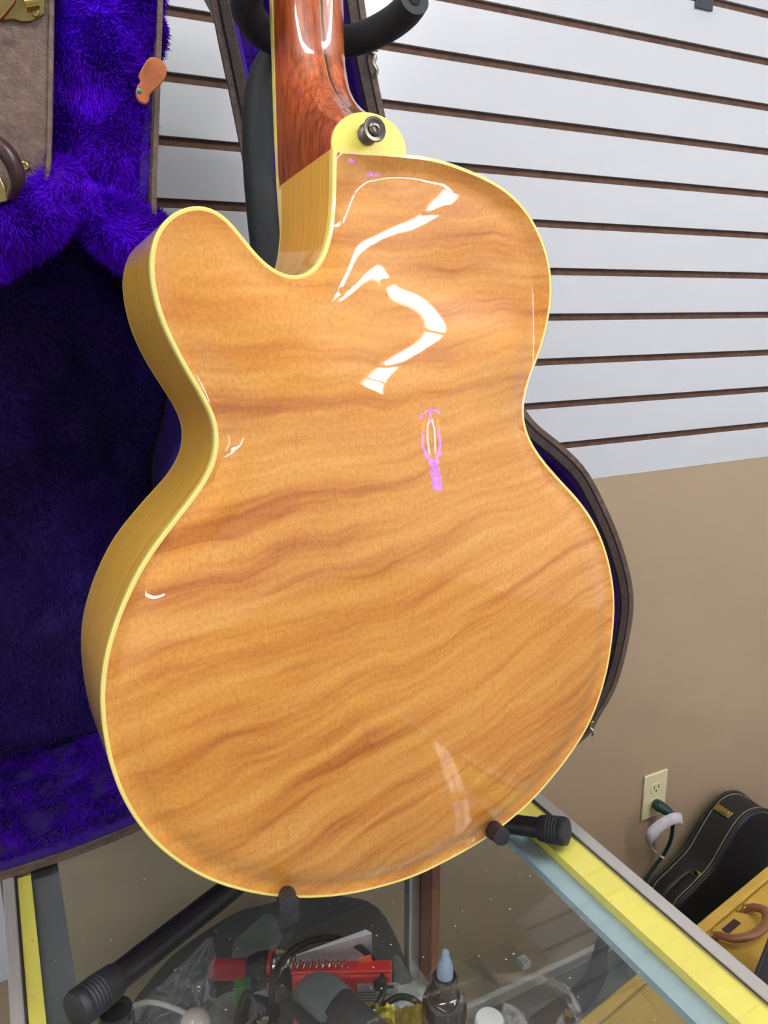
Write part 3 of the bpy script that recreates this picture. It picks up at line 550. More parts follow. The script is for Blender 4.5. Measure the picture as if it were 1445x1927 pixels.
def strip(name, P, w0, w1, y0, y1, m, parent):
    """thin band on the rim between two offsets"""
    A = offset(P, w0); B = offset(P, w1); n = len(P); bm = bmesh.new()
    L = [[bm.verts.new((q[0], y, q[1])) for q in Q] for Q, y in ((A, y1), (A, y0), (B, y0), (B, y1))]
    for j in range(3):
        for k in range(n): bm.faces.new((L[j][k], L[j][(k+1) % n], L[j+1][(k+1) % n], L[j+1][k]))
    return obj(name, bm, m, parent)
HAIRS = []
def pile(pts, nrm, length, lean=(0, 0, -.6), wd=.00055):
    """short plush hairs as thin blades, collected and joined"""
    pts = np.array(pts); nrm = np.array(nrm); k = len(pts)
    cl = np.array([noise.noise_vector(Vector(q)*34)[:] for q in pts]); d = nrm+np.array(lean)+1.5*cl+rng.normal(0, .22, (k, 3)); d /= np.linalg.norm(d, axis=1)[:, None]
    ln = length*(.55+.75*rng.random(k))[:, None]; s = np.cross(d, rng.normal(0, 1, (k, 3))); s /= np.linalg.norm(s, axis=1)[:, None]
    curl = rng.normal(0, .35, (k, 3)); a = pts-s*wd; b = pts+s*wd; mid = pts+d*ln*.55; c = mid+s*wd*.7; e = mid-s*wd*.7; tip = mid+(d+curl)*ln*.5
    HAIRS.append(np.stack([a, b, c, e, tip], 1))
def hairs(name, m, parent):
    H = np.concatenate(HAIRS); HAIRS.clear(); n = len(H); me = D.meshes.new(name); V = H.reshape(-1, 3)
    i = np.arange(n)*5; F = np.stack([i, i+1, i+2, i+3], 1); T = np.stack([i+3, i+2, i+4], 1)
    me.vertices.add(len(V)); me.vertices.foreach_set('co', V.astype(np.float32).ravel())
    me.loops.add(n*7); me.polygons.add(n*2)
    me.loops.foreach_set('vertex_index', np.concatenate([F.ravel(), T.ravel()]).astype(np.int32))
    me.polygons.foreach_set('loop_start', np.concatenate([np.arange(n)*4, n*4+np.arange(n)*3]).astype(np.int32))
    me.update(calc_edges=True); me.validate(); o = link(name, me, m, parent, True); o['kind'] = 'stuff'; return o
def surf_samples(o, count, box_=None, front=True):
    """random points on a mesh with normals"""
    me = o.data; me.calc_loop_triangles(); tri = np.array([t.vertices[:] for t in me.loop_triangles]); V = np.array([v.co[:] for v in me.vertices]); NV = np.array([v.normal[:] for v in me.vertices])
    A, B, C_ = V[tri[:, 0]], V[tri[:, 1]], V[tri[:, 2]]; fn = np.cross(B-A, C_-A); ar = np.linalg.norm(fn, axis=1)/2
    ctr = (A+B+C_)/3; ok = np.ones(len(tri), bool)
    if front: ok &= fn[:, 1] < .1*ar
    if box_ is not None: ok &= (ctr[:, 0] > box_[0]) & (ctr[:, 0] < box_[1]) & (ctr[:, 2] > box_[2]) & (ctr[:, 2] < box_[3])
    p = ar*ok; p = p/p.sum(); idx = rng.choice(len(tri), count, p=p); r1 = np.sqrt(rng.random(count)); r2 = rng.random(count)
    w0, w1, w2 = 1-r1, r1*(1-r2), r1*r2
    P = A[idx]*w0[:, None]+B[idx]*w1[:, None]+C_[idx]*w2[:, None]; n_ = NV[tri[idx, 0]]*w0[:, None]+NV[tri[idx, 1]]*w1[:, None]+NV[tri[idx, 2]]*w2[:, None]
    return P, n_
def padded(name, line, y, m, parent, amp=.006, step=.012, puff=.01, seed=0, base=None):
    """soft padded panel: a filled outline, puffed towards the camera, with lumps"""
    P = np.array([(p[0], p[1]) for p in line]); 
    if area(P) < 0: P = P[::-1]
    V, F, nb = fill(P, step); u = poisson(V, F, nb)
    z = [y-puff*uu**.6-amp*noise.fractal(Vector((a*11+seed, b*9, seed)), 1, 2, 3)*min(1, uu*8) for (a, b), uu in zip(V, u)]
    v = [(a, zz, b) for (a, b), zz in zip(V, z)]
    return pyobj(name, v, [q[::-1] for q in F] if False else F, m, parent, sharp=False)

CASE = empty('guitar_case', (0, .70, 1.0)); 
tag(CASE, 'open brown guitar case with purple plush lining, standing propped open behind the guitar', 'guitar case')
INV = Matrix.Translation((0, -.70, -1.0))
def into(o): o.matrix_parent_inverse = INV; return o
Y0 = .700
left_line = cspline([(.186, 1.98), (.170, 1.80), (.155, 1.66), (.146, 1.575), (.150, 1.54), (.170, 1.512), (.192, 1.48), (.20, 1.44), (.188, 1.38), (.172, 1.33), (.178, 1.27), (.205, 1.20), (.212, 1.14),
             (.195, 1.09), (.160, 1.048), (.105, 1.017), (.05, 1.0055), (-.035, 1.0005), (-.12, 1.006), (-.20, 1.045), (-.255, 1.11), (-.262, 1.19), (-.225, 1.27), (-.185, 1.34), (-.17, 1.42), (-.155, 1.50), (-.09, 1.553), (-.02, 1.566), (.030, 1.578), (.052, 1.600), (.058, 1.64), (.062, 1.80), (.066, 1.98)], 4)
left_line = [(p.x, p.y) if len(p) == 2 else (p.x, p.y) for p in [Vector((q[0], q[1], 0)) for q in left_line]]
sh, LP = shell('deep_shell', left_line, Y0, Y0+.205, tolex_dark, CASE, wall_t=.0055); into(sh)
vl = strip('valance', LP, .0005, .0045, Y0-.0035, Y0+.001, tolex, CASE); into(vl)
# plush on the inside wall and floor
bm = bmesh.new(); n = len(LP); A = offset(LP, .0058); B = offset(LP, .012)
L = [[bm.verts.new((q[0], y, q[1])) for q in Q] for Q, y in ((A, Y0+.004), (B, Y0+.008), (B, Y0+.19))]
for j in range(2):
    for k in range(n): bm.faces.new((L[j][k], L[j+1][k], L[j+1][(k+1) % n], L[j][(k+1) % n]))
wl = into(obj('plush_wall', bm, plush_shaded, CASE))
flr = into(padded('plush_floor', offset(LP, .016), Y0+.190, plush_shaded, CASE, amp=.014, puff=.022, step=.011))
# neck bed: plush almost level with the rim; compartment lid above it, bolsters at the shoulders
neck_line = [(.076, 1.99), (.074, 1.80), (.070, 1.63), (.090, 1.600), (.125, 1.585), (.143, 1.590), (.152, 1.66), (.166, 1.80), (.180, 1.99)]
nb_ = into(padded('neck_bed', [(a, b) for a, b in neck_line], Y0+.022, plush, CASE, amp=.008, puff=.018, step=.007, seed=3))
bmn = bmesh.new(); prism(bmn, [(a, b) for a, b in neck_line], -(Y0+.13), -(Y0+.0225), Matrix(((1, 0, 0, 0), (0, 0, -1, 0), (0, 1, 0, 0), (0, 0, 0, 1))))
into(obj('neck_block', bmn, plush, CASE))
lid_line = [(.124, 1.99), (.128, 1.80), (0.1187, 0.7000, 1.7316), (0.1206, 0.7000, 1.7174), (0.1320, 0.7000, 1.7072), (0.1453, 0.7000, 1.6973), (0.1576, 0.7000, 1.6954), (0.1649, 0.7000, 1.7085), (0.1664, 0.7000, 1.7238), (0.1625, 0.7000, 1.7326), (.185, 1.80), (.200, 1.99)]
lid_line = [(p[0], p[-1]) for p in lid_line]
lid = into(padded('compartment_lid', lid_line, Y0+.010, plush, CASE, amp=.003, puff=.018, step=.006, seed=8))
def bolster(name, P, r, seed):
    bm = bmesh.new(); tube(bm, spline(P, 10), [q for q in np.interp(np.linspace(0, len(r)-1, (len(P)-1)*10+1), range(len(r)), r)], 22)
    for v_ in bm.verts: v_.co += .006*Vector(noise.noise_vector(v_.co*28+Vector((seed, 0, 0))))
    return into(obj(name, bm, plush, CASE))
b1 = bolster('shoulder_bolster', [(-0.0013, 0.7150, 1.5396), (0.0272, 0.7120, 1.5607), (0.0470, 0.7100, 1.5692), (0.0646, 0.7080, 1.5828), (0.0772, 0.7150, 1.6002), (0.0990, 0.7350, 1.6042)], [.022, .024, .021, .020, .018, .013], 2)
b2 = bolster('shoulder_bolster', [(0.0832, 0.7200, 1.5984), (0.0974, 0.7150, 1.5824), (0.1097, 0.7120, 1.5720), (0.1306, 0.7150, 1.5605), (0.1575, 0.7300, 1.5529), (0.1838, 0.7450, 1.5431)], [.016, .020, .023, .024, .022, .020], 5)
# brown side block beside the neck with latch and handle
blk = [(0.0853, 0.6950, 1.7560), (0.0820, 0.6950, 1.7245), (0.0757, 0.6950, 1.6704), (0.0692, 0.6950, 1.6180), (0.0654, 0.6950, 1.5968), (0.0518, 0.6950, 1.5857), (0.0283, 0.6950, 1.5746), (-0.0049, 0.6950, 1.5656)]
blk = [(p[0], p[2]) for p in blk]+[(-.06, 1.57), (-.06, 1.85), (.092, 1.85)]
MXZ = Matrix(((1, 0, 0, 0), (0, 0, -1, 0), (0, 1, 0, 0), (0, 0, 0, 1)))
sb = into(prismo('side_block', blk[::-1], -.80, -.695, tolex, CASE, MXZ, bevel=.004))
pp = [(0.0834, 0.6945, 1.7555), (0.0801, 0.6945, 1.7241), (0.0738, 0.6945, 1.6700), (0.0672, 0.6945, 1.6177), (0.0631, 0.6945, 1.5966)]
into(tubeo('corded_edge', spline(pp, 6), .0022, tolex, CASE, seg=10))
# brass latch plate, top left
lt = [(0.0326, 0.6940, 1.7302), (0.0753, 0.6940, 1.7370), (0.0753, 0.6940, 1.7232), (0.0742, 0.6940, 1.7133), (0.0696, 0.6940, 1.7106), (0.0642, 0.6940, 1.7074), (0.0576, 0.6940, 1.7061), (0.0524, 0.6940, 1.7071), (0.0434, 0.6940, 1.7052), (0.0293, 0.6940, 1.7029)]
lt = [(p[0], p[2]) for p in lt]
lo_ = into(prismo('latch_plate', lt, -.6945, -.6922, brass, CASE, MXZ, bevel=.0008))
def sub(o, parent): o.parent = parent; return o
sub(tubeo('latch_bail', spline([(0.0358, 0.6880, 1.7004), (0.0430, 0.6860, 1.7038), (0.0493, 0.6850, 1.7105), (0.0543, 0.6850, 1.7180), (0.0565, 0.6860, 1.7314)], 6), .0012, mat('dark_brass', (110, 74, 44), .35, metal=1), None), lo_)
bmh = bmesh.new(); tube(bmh, [(0.0607, 0.6900, 1.7171), (0.0696, 0.6900, 1.7198)], .0045, 14); sub(obj('latch_lever', bmh, brass, None), lo_)
sub(latheo('rivet', [(.0028, 0), (.0030, .0006), (.0022, .0016), (.0005, .0018)], brass, None, 16, frame((0.0676, 0.6925, 1.7130), (0, -1, 0))), lo_)
# handle and its bracket
hp = spline([(0.0127, 0.6800, 1.6225), (0.0261, 0.6720, 1.6208), (0.0342, 0.6680, 1.6144), (0.0401, 0.6680, 1.6042), (0.0416, 0.6720, 1.5941), (0.0379, 0.6840, 1.5858)], 8)
hd = into(tubeo('handle', hp, [.0062+.0024*math.sin(math.pi*i/(len(hp)-1)) for i in range(len(hp))], leather, CASE, seg=16, flat=.7))
bk_pts = [(0.0204, 0.6920, 1.5991), (0.0310, 0.6920, 1.5984), (0.0359, 0.6920, 1.5845), (0.0340, 0.6920, 1.5806), (0.0178, 0.6920, 1.5775)]
into(prismo('handle_bracket', [(p[0], p[2]) for p in bk_pts], -.6945, -.686, brass, CASE, MXZ, bevel=.0012))
rv = into(latheo('rivet', [(.0040, 0), (.0043, .0010), (.0036, .0021), (.0024, .0026), (.0018, .0014), (.0004, .0014)], brass, CASE, 20, frame((0.0486, 0.6945, 1.6077), (0, -1, 0))))
# leather pull tab on the compartment lid
tb = [(0.1484, 0.6800, 1.6914), (0.1547, 0.6800, 1.6900), (0.1580, 0.6800, 1.6844), (0.1567, 0.6800, 1.6779), (0.1517, 0.6800, 1.6710), (0.1447, 0.6800, 1.6649), (0.1435, 0.6800, 1.6603), (0.1404, 0.6800, 1.6573), (0.1353, 0.6800, 1.6587), (0.1333, 0.6800, 1.6637), (0.1346, 0.6800, 1.6691), (0.1368, 0.6800, 1.6719), (0.1355, 0.6800, 1.6755), (0.1388, 0.6800, 1.6814), (0.1433, 0.6800, 1.6879)]
tb = [(p.x, p.y) for p in cspline([Vector((p[0], p[2], 0)) for p in tb], 3)]
tab = into(prismo('pull_tab', tb, -.6825, -.6795, suede, CASE, MXZ, bevel=.0009))
for v_ in tab.data.vertices: v_.co.y += .003*math.sin(v_.co.z*160)+.12*(v_.co.x-.15)**1
sub(latheo('snap', [(.0021, 0), (.0022, .0005), (.0012, .0011), (.0003, .0012)], mat('green_snap', (70, 120, 100), .4, metal=.5), None, 14, frame((0.1351, 0.6760, 1.6645), (0, -1, 0))), tab)

# lid half on the right, leaning
Y1 = 0.0; LM = Matrix.Translation((.30, .87, 0)) @ Matrix.Rotation(-math.radians(19), 4, "Z")
INTO0 = into
def lin(o): o.matrix_parent_inverse = INV @ LM; return o
rl = [(-0.0489, 0, 1.8512), (-0.0478, 0, 1.8086), (-0.0336, 0, 1.7253), (-0.0144, 0, 1.6047), (-0.0099, 0, 1.5661), (-0.0169, 0, 1.5150), (-0.0074, 0, 1.4325), (0.0166, 0, 1.3390), (-0.0142, 0, 1.2755), (-0.0520, 0, 1.2106), (-.06, 0, 1.11), (-.035, 0, 1.045), (.02, 0, 1.012), (.10, 0, 1.003), (.185, 0, 1.003), (.235, 0, .985), (.30, 0, .925),
      (0.3664, 0, 0.9003), (0.4108, 0, 0.9291), (0.4260, 0, 0.9563), (0.4480, 0, 1.0027), (0.4606, 0, 1.0684), (0.4630, 0, 1.1253), (0.4508, 0, 1.1778), (0.4261, 0, 1.2366), (0.3899, 0, 1.3006), (0.3558, 0, 1.3354), (0.3217, 0, 1.3628), (0.3011, 0, 1.3880), (0.2827, 0, 1.4342), (0.2613, 0, 1.4900), (0.2277, 0, 1.5614), (0.1775, 0, 1.6291), (0.1427, 0, 1.6668), (0.1340, 0, 1.7014), (0.1189, 0, 1.7708), (0.1115, 0, 1.8154), (0.1043, 0, 1.8587)]
rl = [(p.x, p.y) for p in cspline([Vector((p[0], p[2], 0)) for p in rl], 4)]
s2, RP = shell('lid_shell', rl, Y1, Y1+.075, tolex_dark, CASE, wall_t=.020); lin(s2)
lin(strip('rim_band', RP, .0095, .0185, Y1-.004, Y1+.001, tolex_dark, CASE))
lin(strip('rim_band', RP, .0008, .0070, Y1-.002, Y1+.001, tolex, CASE))
lin(strip('rim_groove', RP, .0072, .0092, Y1-.0005, Y1+.001, black_rub, CASE))
lf = lin(padded('plush_floor', offset(RP, .021), Y1+.045, plush, CASE, amp=.006, puff=.012, step=.014, seed=5))
bm = bmesh.new(); n = len(RP); A = offset(RP, .0203); B = offset(RP, .024)
L = [[bm.verts.new((q[0], y, q[1])) for q in Q] for Q, y in ((A, Y1+.003), (B, Y1+.007), (B, Y1+.05))]
for j in range(2):
    for k in range(n): bm.faces.new((L[j][k], L[j+1][k], L[j+1][(k+1) % n], L[j][(k+1) % n]))
lin(obj('plush_wall', bm, plush, CASE))
def sidelatch(p, s):
    m_ = frame(p, (0, -1, 0)); bm = bmesh.new()
    box(bm, (-.006*s, -.004*s, -.001), (.007*s, .009*s, .002), m_); o = lin(obj('latch', bm, brass, CASE, bevel=.001))
    bm = bmesh.new(); tube(bm, spline([m_ @ Vector(q) for q in ((-.002*s, -.004*s, .003), (.003*s, -.010*s, .006), (.001*s, -.016*s, .006), (.005*s, -.022*s, .004), (.004*s, -.027*s, .002))], 6), .0030*s, 10, flat=.5)
    q = obj('latch_tongue', bm, nickel, None); q.parent = o
sidelatch(Vector((0.1183, 0, 1.7697))+Vector((0, -.004, 0)), 1.0); sidelatch(Vector((0.4135, 0, 0.9477))+Vector((0, -.002, 0)), .6)
# plush pile
def addpile(o, n, ln, bx=None, inward=None, **k):
    P, Nn = surf_samples(o, n, bx, front=inward is None)
    if inward is not None: Nn = np.where((((np.array(inward)-P)*Nn).sum(1) < 0)[:, None], -Nn, Nn)
    Nn = np.where((Nn[:, 1] > 0)[:, None], -Nn, Nn); pile(P, Nn, ln, **k)
addpile(b1, 9000*PD, .0085, (.0, .2, 1.5, 1.75)); addpile(b2, 10000*PD, .0085); addpile(nb_, 16000*PD, .0070, (.05, .2, 1.58, 1.80)); addpile(lid, 8000*PD, .006, (.1, .22, 1.70, 1.80))

addpile(wl, 3500*PD, .006, (.12, .2, 1.57, 1.80), inward=(.10, .78, 1.68))
into(hairs('plush_pile', fur, CASE))
addpile(flr, 14000*PD, .006, (-.08, .22, 1.0, 1.6)); into(hairs('shaded_pile', plush_shaded, CASE)); addpile(wl, 8000*PD, .008, (-.1, .2, 1.0, 1.1)); into(hairs('shaded_pile', pile_half_shaded, CASE))  # pile inside the body, shade carried by its darker purples
addpile(lf, 9000*PD, .0045, None); lin(hairs('plush_pile', fur, CASE))


# ------------------------------------------------------------------ glass display counter
CX0, CX1, CY0, CY1, CZ = -.0360, .4795, -.45, .850, 1.0
CT = empty('display_counter', ((CX0+CX1)/2, (CY0+CY1)/2, 0)); tag(CT, 'glass topped display counter with an aluminium frame and yellow seal strips, under the guitar stand', 'display case')
CINV = Matrix.Translation((-(CX0+CX1)/2, -(CY0+CY1)/2, 0))
def cin(o): o.matrix_parent_inverse = CINV; return o
deck_m = mat('white_deck', (196, 196, 188), .5, var=(20, .08)); lam = mat('grey_laminate', (120, 116, 110), .5)
cin(boxo('base_cabinet', (CX0+.004, CY0, 0), (CX1-.004, CY1, .515), lam, CT, bevel=.003))
cin(boxo('deck', (CX0, CY0, .5152), (CX1, CY1, .535), deck_m, CT, bevel=.002))
cin(boxo('top_glass', (CX0+.0105, CY0+.01, .9974), (CX1-.0140, CY1-.01, .9997), glass_top, CT))
# long rails: silver cap, thin gasket, yellow seal below the glass, ledge
def rail(x0, x1, inner, m_ledge, wy, wl_):
    s = 1 if inner > x0 else -1
    cin(boxo('top_rail', (x0, CY0, .955), (x1, CY1, 1.0012), alum, CT, bevel=.0012))
rail(CX0, CX0+.0098, 1, alum_dull, 0, 0)
rail(CX1-.0132, CX1, -1, alum_under, 0, 0)
cin(boxo('gasket', (CX0+.0099, CY0+.01, .9890), (CX0+.0112, CY1-.012, 1.0003), dark_line, CT))
cin(boxo('gasket', (CX1-.0139, CY0+.01, .9990), (CX1-.0133, CY1-.012, 1.0002), dark_line, CT))
cin(boxo('seal_strip', (CX0+.0118, CY0+.01, .9880), (CX0+.0232, CY1-.012, .9972), yellow_tape, CT))
cin(boxo('seal_strip', (CX1-.0430, CY0+.01, .9880), (CX1-.0134, CY1-.012, .9972), yellow_tape, CT))
cin(boxo('rail_ledge', (CX0+.0100, CY0+.01, .9800), (CX0+.0470, CY1-.012, .9876), alum_dull, CT))
cin(boxo('rail_ledge', (CX1-.0640, CY0+.01, .9800), (CX1-.0140, CY1-.012, .9876), alum_under, CT))
for y in (CY0, CY1-.012): cin(boxo('end_rail', (CX0+.0102, y, .955), (CX1-.0135, y+.0118, 1.0010), alum, CT, bevel=.001))
# corner posts
for x in (CX0+.001, CX1-.019):
    for y in (CY0+.002, CY1-.020):
        cin(boxo('corner_post', (x, y, .5355), (x+.018, y+.018, .9545), alum_edge if y > 0 else alum, CT, bevel=.0025))
cin(boxo('wood_post', (CX1+.0005, .800, .545), (CX1+.014, .848, .9545), wood_post, CT, bevel=.001))
cin(boxo('side_glass', (CX0+.003, CY0+.022, .536), (CX0+.0075, CY1-.022, .9545), glass_side, CT))
cin(boxo('side_glass', (CX1-.0075, CY0+.022, .536), (CX1-.003, .795, .9545), glass_side, CT))
cin(boxo('end_glass', (CX0+.022, CY1-.010, .536), (CX1-.022, CY1-.006, .9545), glass_side, CT))
cin(boxo('inner_shelf', (CX0+.012, CY0+.03, .7935), (CX1-.014, .60, .7995), glass_side, CT))
for x in (CX0+.010, CX1-.016):
    for y in (-.2, .2, .57): cin(boxo('shelf_bracket', (x-.002, y, .785), (x+.008, y+.012, .7930), alum, CT))
# white board beyond the left edge
wb = boxo('white_board', (-.60, 1.098, .545), (-.06, 1.1132, 1.12), slat_white, None, bevel=.001); tag(wb, 'white board fixed low on the wall past the left edge of the counter', 'board')


# ------------------------------------------------------------------ black tripod guitar stand
ST = empty('guitar_stand', (.225, .68, 1.0)); tag(ST, 'black tubular guitar stand with foam covered neck yoke, standing on the glass counter', 'guitar stand')
SINV = Matrix.Translation((-.225, -.68, -1.0))
def sti(o): o.matrix_parent_inverse = SINV; return o
hub = Vector((0.3004, 0.7000, 0.9929))
# post: foam sleeved upper part bending up to the yoke
pth = spline([(0.2546, 0.7350, 1.4732), (0.2528, 0.7350, 1.5416), (0.2498, 0.7350, 1.5884), (0.2494, 0.7380, 1.6343), (0.2527, 0.7400, 1.6792), (0.2606, 0.7360, 1.7072), (0.2743, 0.7280, 1.7226), (0.2924, 0.7220, 1.7293)], 8)
sti(tubeo('post_sleeve', pth, .0142, black_foam, ST, seg=20))
sti(tubeo('post', [(0.2546, 0.7350, 1.4732), (.258, .728, 1.34), tuple(hub)], .0105, black_metal, ST, seg=16))
ya = spline([(0.2924, 0.7220, 1.7293), (0.2697, 0.7150, 1.7261), (0.2406, 0.6900, 1.7243), (0.2219, 0.6650, 1.7271), (0.2126, 0.6400, 1.7308), (0.2098, 0.6150, 1.7362)], 8)
yb = spline([(0.2924, 0.7220, 1.7293), (0.3206, 0.7100, 1.7314), (0.3372, 0.6900, 1.7333), (0.3494, 0.6680, 1.7383), (0.3524, 0.6450, 1.7420), (0.3516, 0.6300, 1.7459)], 8)
sti(tubeo('yoke_arm', ya, .0128, black_foam, ST, seg=18)); 
yo = tubeo('yoke_arm', yb, .0128, black_foam, ST, seg=18); sti(yo)
d_ = (yb[-1]-yb[-2]).normalized(); 
t_ = tubeo('tube_end', [yb[-1]+d_*.0002, yb[-1]+d_*.0008], .0052, mat('hollow_black', (4, 4, 4), .9), None, seg=16); t_.parent = yo
# hub and legs
sti(latheo('hub', [(.016, -.045), (.019, -.040), (.019, .020), (.017, .028), (.011, .030)], black_metal, ST, 24, Matrix.Translation(hub)))
fl_, fr_, fb_ = Vector((0.0101, 0.5081, 1.0142)), Vector((0.4462, 0.5009, 1.0160)), Vector((.300, .822, 1.0145))
def leg(foot, r, rc, lc):
    a = hub+Vector((0, 0, -.02)); d = (a-foot).normalized()
    o = sti(tubeo('leg', [a, foot+d*lc*.5], r, black_metal, ST, seg=18))
    m_ = frame(foot-d*.006, d); prof = [(rc*.55, 0), (rc*.93, .002), (rc, .005)]
    z = .009
    for _ in range(5 if lc > .035 else 4): prof += [(rc, z), (rc*.955, z+.0008), (rc*.955, z+.0018), (rc, z+.0026)]; z += .0030
    prof += [(rc*.97, z+.002), (rc*.90, lc-.002), (rc*.84, lc), (r*1.0, lc)]
    f_ = latheo('foot_cap', prof, black_rub, None, 28, m_); f_.parent = o
leg(fl_, .0108, .0138, .040); leg(fr_, .0096, .0134, .030); leg(fb_, .0100, .0130, .03)
# cradle: two arms reaching forward under the body with up-turned rubber ends
for tip, x_, nm in (((0.1550, 0.4520, 1.0876), .175, 'a'), ((0.3377, 0.4520, 1.0810), .33, 'b')):
    t = Vector(tip); P = spline([hub+Vector((0, -.005, -.01)), Vector(((t.x+hub.x)/2, .66, 1.080)), Vector((t.x, .600, t.z-.012)), Vector((t.x, .52, t.z-.009)), Vector((t.x, .470, t.z-.006)), t], 8)
    o = sti(tubeo('cradle_arm', P, .0062, black_metal, ST, seg=14))
    m_ = frame(t+Vector((0, .012, 0)), (-.25, -.93, .25))
    e_ = latheo('rubber_end', [(.0060, 0), (.0064, .002), (.0064, .016), (.0072, .0175), (.0072, .0195), (.0066, .0205), (.002, .021)], black_rub, None, 24, m_); e_.parent = o


# ------------------------------------------------------------------ odds and ends on the shelf inside the counter (shelf top z = .80)
SZ = .7998
plas_grey = mat('grey_tool_plastic', (112, 120, 124), .42, coat=.2, bump=(200, .1, .0005)); plas_dark = mat('charcoal_tool_plastic', (52, 54, 58), .5)
red_pl = mat('red_plastic', (214, 38, 40), .4, coat=.3, var=(12, .1)); cord_m = mat('black_cord', (24, 26, 30), .45)
chrome = mat('chrome', (200, 200, 195), .15, metal=1); paper_m = mat('white_paper', (214, 208, 214), .7)
def top(o, label, cat, group=None): return tag(o, label, cat, group)
def thing(name, loc, label, cat, group=None, rot=None):
    return tag(empty(name, loc, rot), label, cat, group)
def AX(a, b, roll=(0, 0, 1)):
    a, b = Vector(a), Vector(b); return frame(a, b-a, roll)
def par(o, t): o.parent = t; o.matrix_parent_inverse = t.matrix_world.inverted() if False else Matrix.Translation(-t.location); return o
# rotary tool
a, b = Vector((0.2133, 0.6080, 0.8450)), Vector((0.2468, 0.5093, 0.8500)); t = thing('rotary_tool', a, 'grey and charcoal handheld rotary tool lying in front of the red box', 'tool')
m_ = AX(a, b, (.3, -.2, 1))
def squash(bm, m_, sx=1.15, sy=.9):
    inv = m_.inverted()
    for v in bm.verts: q = inv @ v.co; v.co = m_ @ Vector((q.x*sx, q.y*sy, q.z))
bm = bmesh.new(); lathe(bm, [(.009, 0), (.014, .002), (.0215, .010), (.0262, .022), (.0275, .036), (.0268, .050), (.0262, .056)], 28, m_); squash(bm, m_); par(obj('tail_housing', bm, plas_grey), t)
bm = bmesh.new(); lathe(bm, [(.0255, .0562), (.0250, .060), (.0235, .080), (.0225, .110), (.021, .125), (.015, .135)], 28, m_); squash(bm, m_); bdy = par(obj('motor_housing', bm, plas_dark), t)
bm = bmesh.new(); P = spline([m_ @ Vector(q) for q in ((.0, .0285, .004), (.004, .0290, .02), (.003, .0285, .045), (.0, .0260, .08), (0, .024, .12))], 6); tube(bm, P, [.003+.004*math.sin(math.pi*i/(len(P)-1))**.5 for i in range(len(P))], 10, flat=.5); par(obj('side_rib', bm, plas_dark), t)
bm = bmesh.new(); lathe(bm, [(.0035, 0), (.0035, .001), (.0022, .001), (.0018, .0004)], 14, frame(m_ @ Vector((.012, .0215, .058)), m_.to_3x3() @ Vector((.5, .87, 0)))); par(obj('screw_boss', bm, plas_grey), t)
for k in range(6):
    P = [m_ @ Vector((.0292*math.cos(q), .0228*math.sin(q), .028+k*.0045)) for q in np.linspace(2.0, 3.0, 8)]; par(tubeo('vent_rib', P, .0008, plas_dark, None, seg=6), t)
m2 = frame(a, -(b-a), (0, 0, 1)); prof = [(.0095, -.002)]
for k in range(6): prof += [(.0088, .001+k*.004), (.0088, .003+k*.004), (.0070, .0033+k*.004), (.0070, .0048+k*.004)]
prof += [(.0045, .027)]; par(latheo('strain_relief', prof, black_rub, None, 20, m2), t)
a2 = m2 @ Vector((0, 0, .026))
cd = spline([a2, (0.1965, 0.6198, 0.8500), (0.1821, 0.6280, 0.8520), (0.1650, 0.6247, 0.8500), (0.1527, 0.6137, 0.8450), (0.1453, 0.6016, 0.8350), (0.1446, 0.5916, 0.8200), (0.1633, 0.5963, 0.8150), (0.1788, 0.6021, 0.8400), (0.1847, 0.6065, 0.8650), (0.1985, 0.6233, 0.8680), (0.2202, 0.6325, 0.8700), (0.2440, 0.6304, 0.8720), (0.2644, 0.6182, 0.8720), (0.2774, 0.5959, 0.8720), (0.2816, 0.5706, 0.8700), (0.2778, 0.5516, 0.8660), (0.2637, 0.5396, 0.8620), (0.2423, 0.5392, 0.8550), (0.2290, 0.5468, 0.8400)], 8)
par(tubeo('power_cord', cd, .0034, cord_m, None, seg=10), t)
tie = latheo('cord_bead', [(.0036, 0), (.0062, .001), (.0062, .007), (.0036, .008)], cord_m, None, 14, frame((0.2740, 0.5510, 0.8670), (.1, .5, .1))); par(tie, t)
c2 = tubeo('black_cable', spline([(0.2461, 0.5485, 0.8200), (0.2580, 0.5446, 0.8400), (0.2750, 0.5464, 0.8500), (0.2926, 0.5467, 0.8520), (0.3050, 0.5370, 0.8500), (0.3092, 0.5194, 0.8450), (0.3137, 0.5167, 0.8200)], 8), .0032, cord_m, seg=10); top(c2, 'short black cable looped over the yellow cloth', 'cable')
# red box with white label
def obox(name, p0, p1, zt, h, dep, m, parent=None, bevel=.002, shrink=0):
    """box whose front top edge runs p0-p1, dep behind it"""
    p0, p1 = Vector(p0), Vector(p1); u_ = p1-p0; u_.z = 0; L_ = u_.length; u_.normalize(); v_ = Vector((-u_.y, u_.x, 0))
    mm = Matrix((u_, v_, Vector((0, 0, 1)))).transposed().to_4x4(); mm.translation = p0; 
    return boxo(name, (0, 0, zt-h-p0.z), (L_, dep, zt-p0.z), m, parent, bevel, mm), mm, L_
rb_, mm, L_ = obox('red_box', (0.2008, 0.5988, 0.8720), (0.2888, 0.5560, 0.8720), .872, .0715, .012, red_pl, None, .003)
t = top(rb_, 'red plastic box with a white label behind the rotary tool', 'box')
q, _, _ = obox('box_lid', (0.2006, 0.5998, 0.8725), (0.2896, 0.5564, 0.8725), .876, .0034, .014, red_pl, None, .0015); q.parent = rb_
lb = boxo('label', (.064, -.0006, -.034), (.104, -.0001, -.010), paper_m, None, 0, mm); lb.parent = rb_
ink = mat('grey_print', (90, 88, 88), .7)
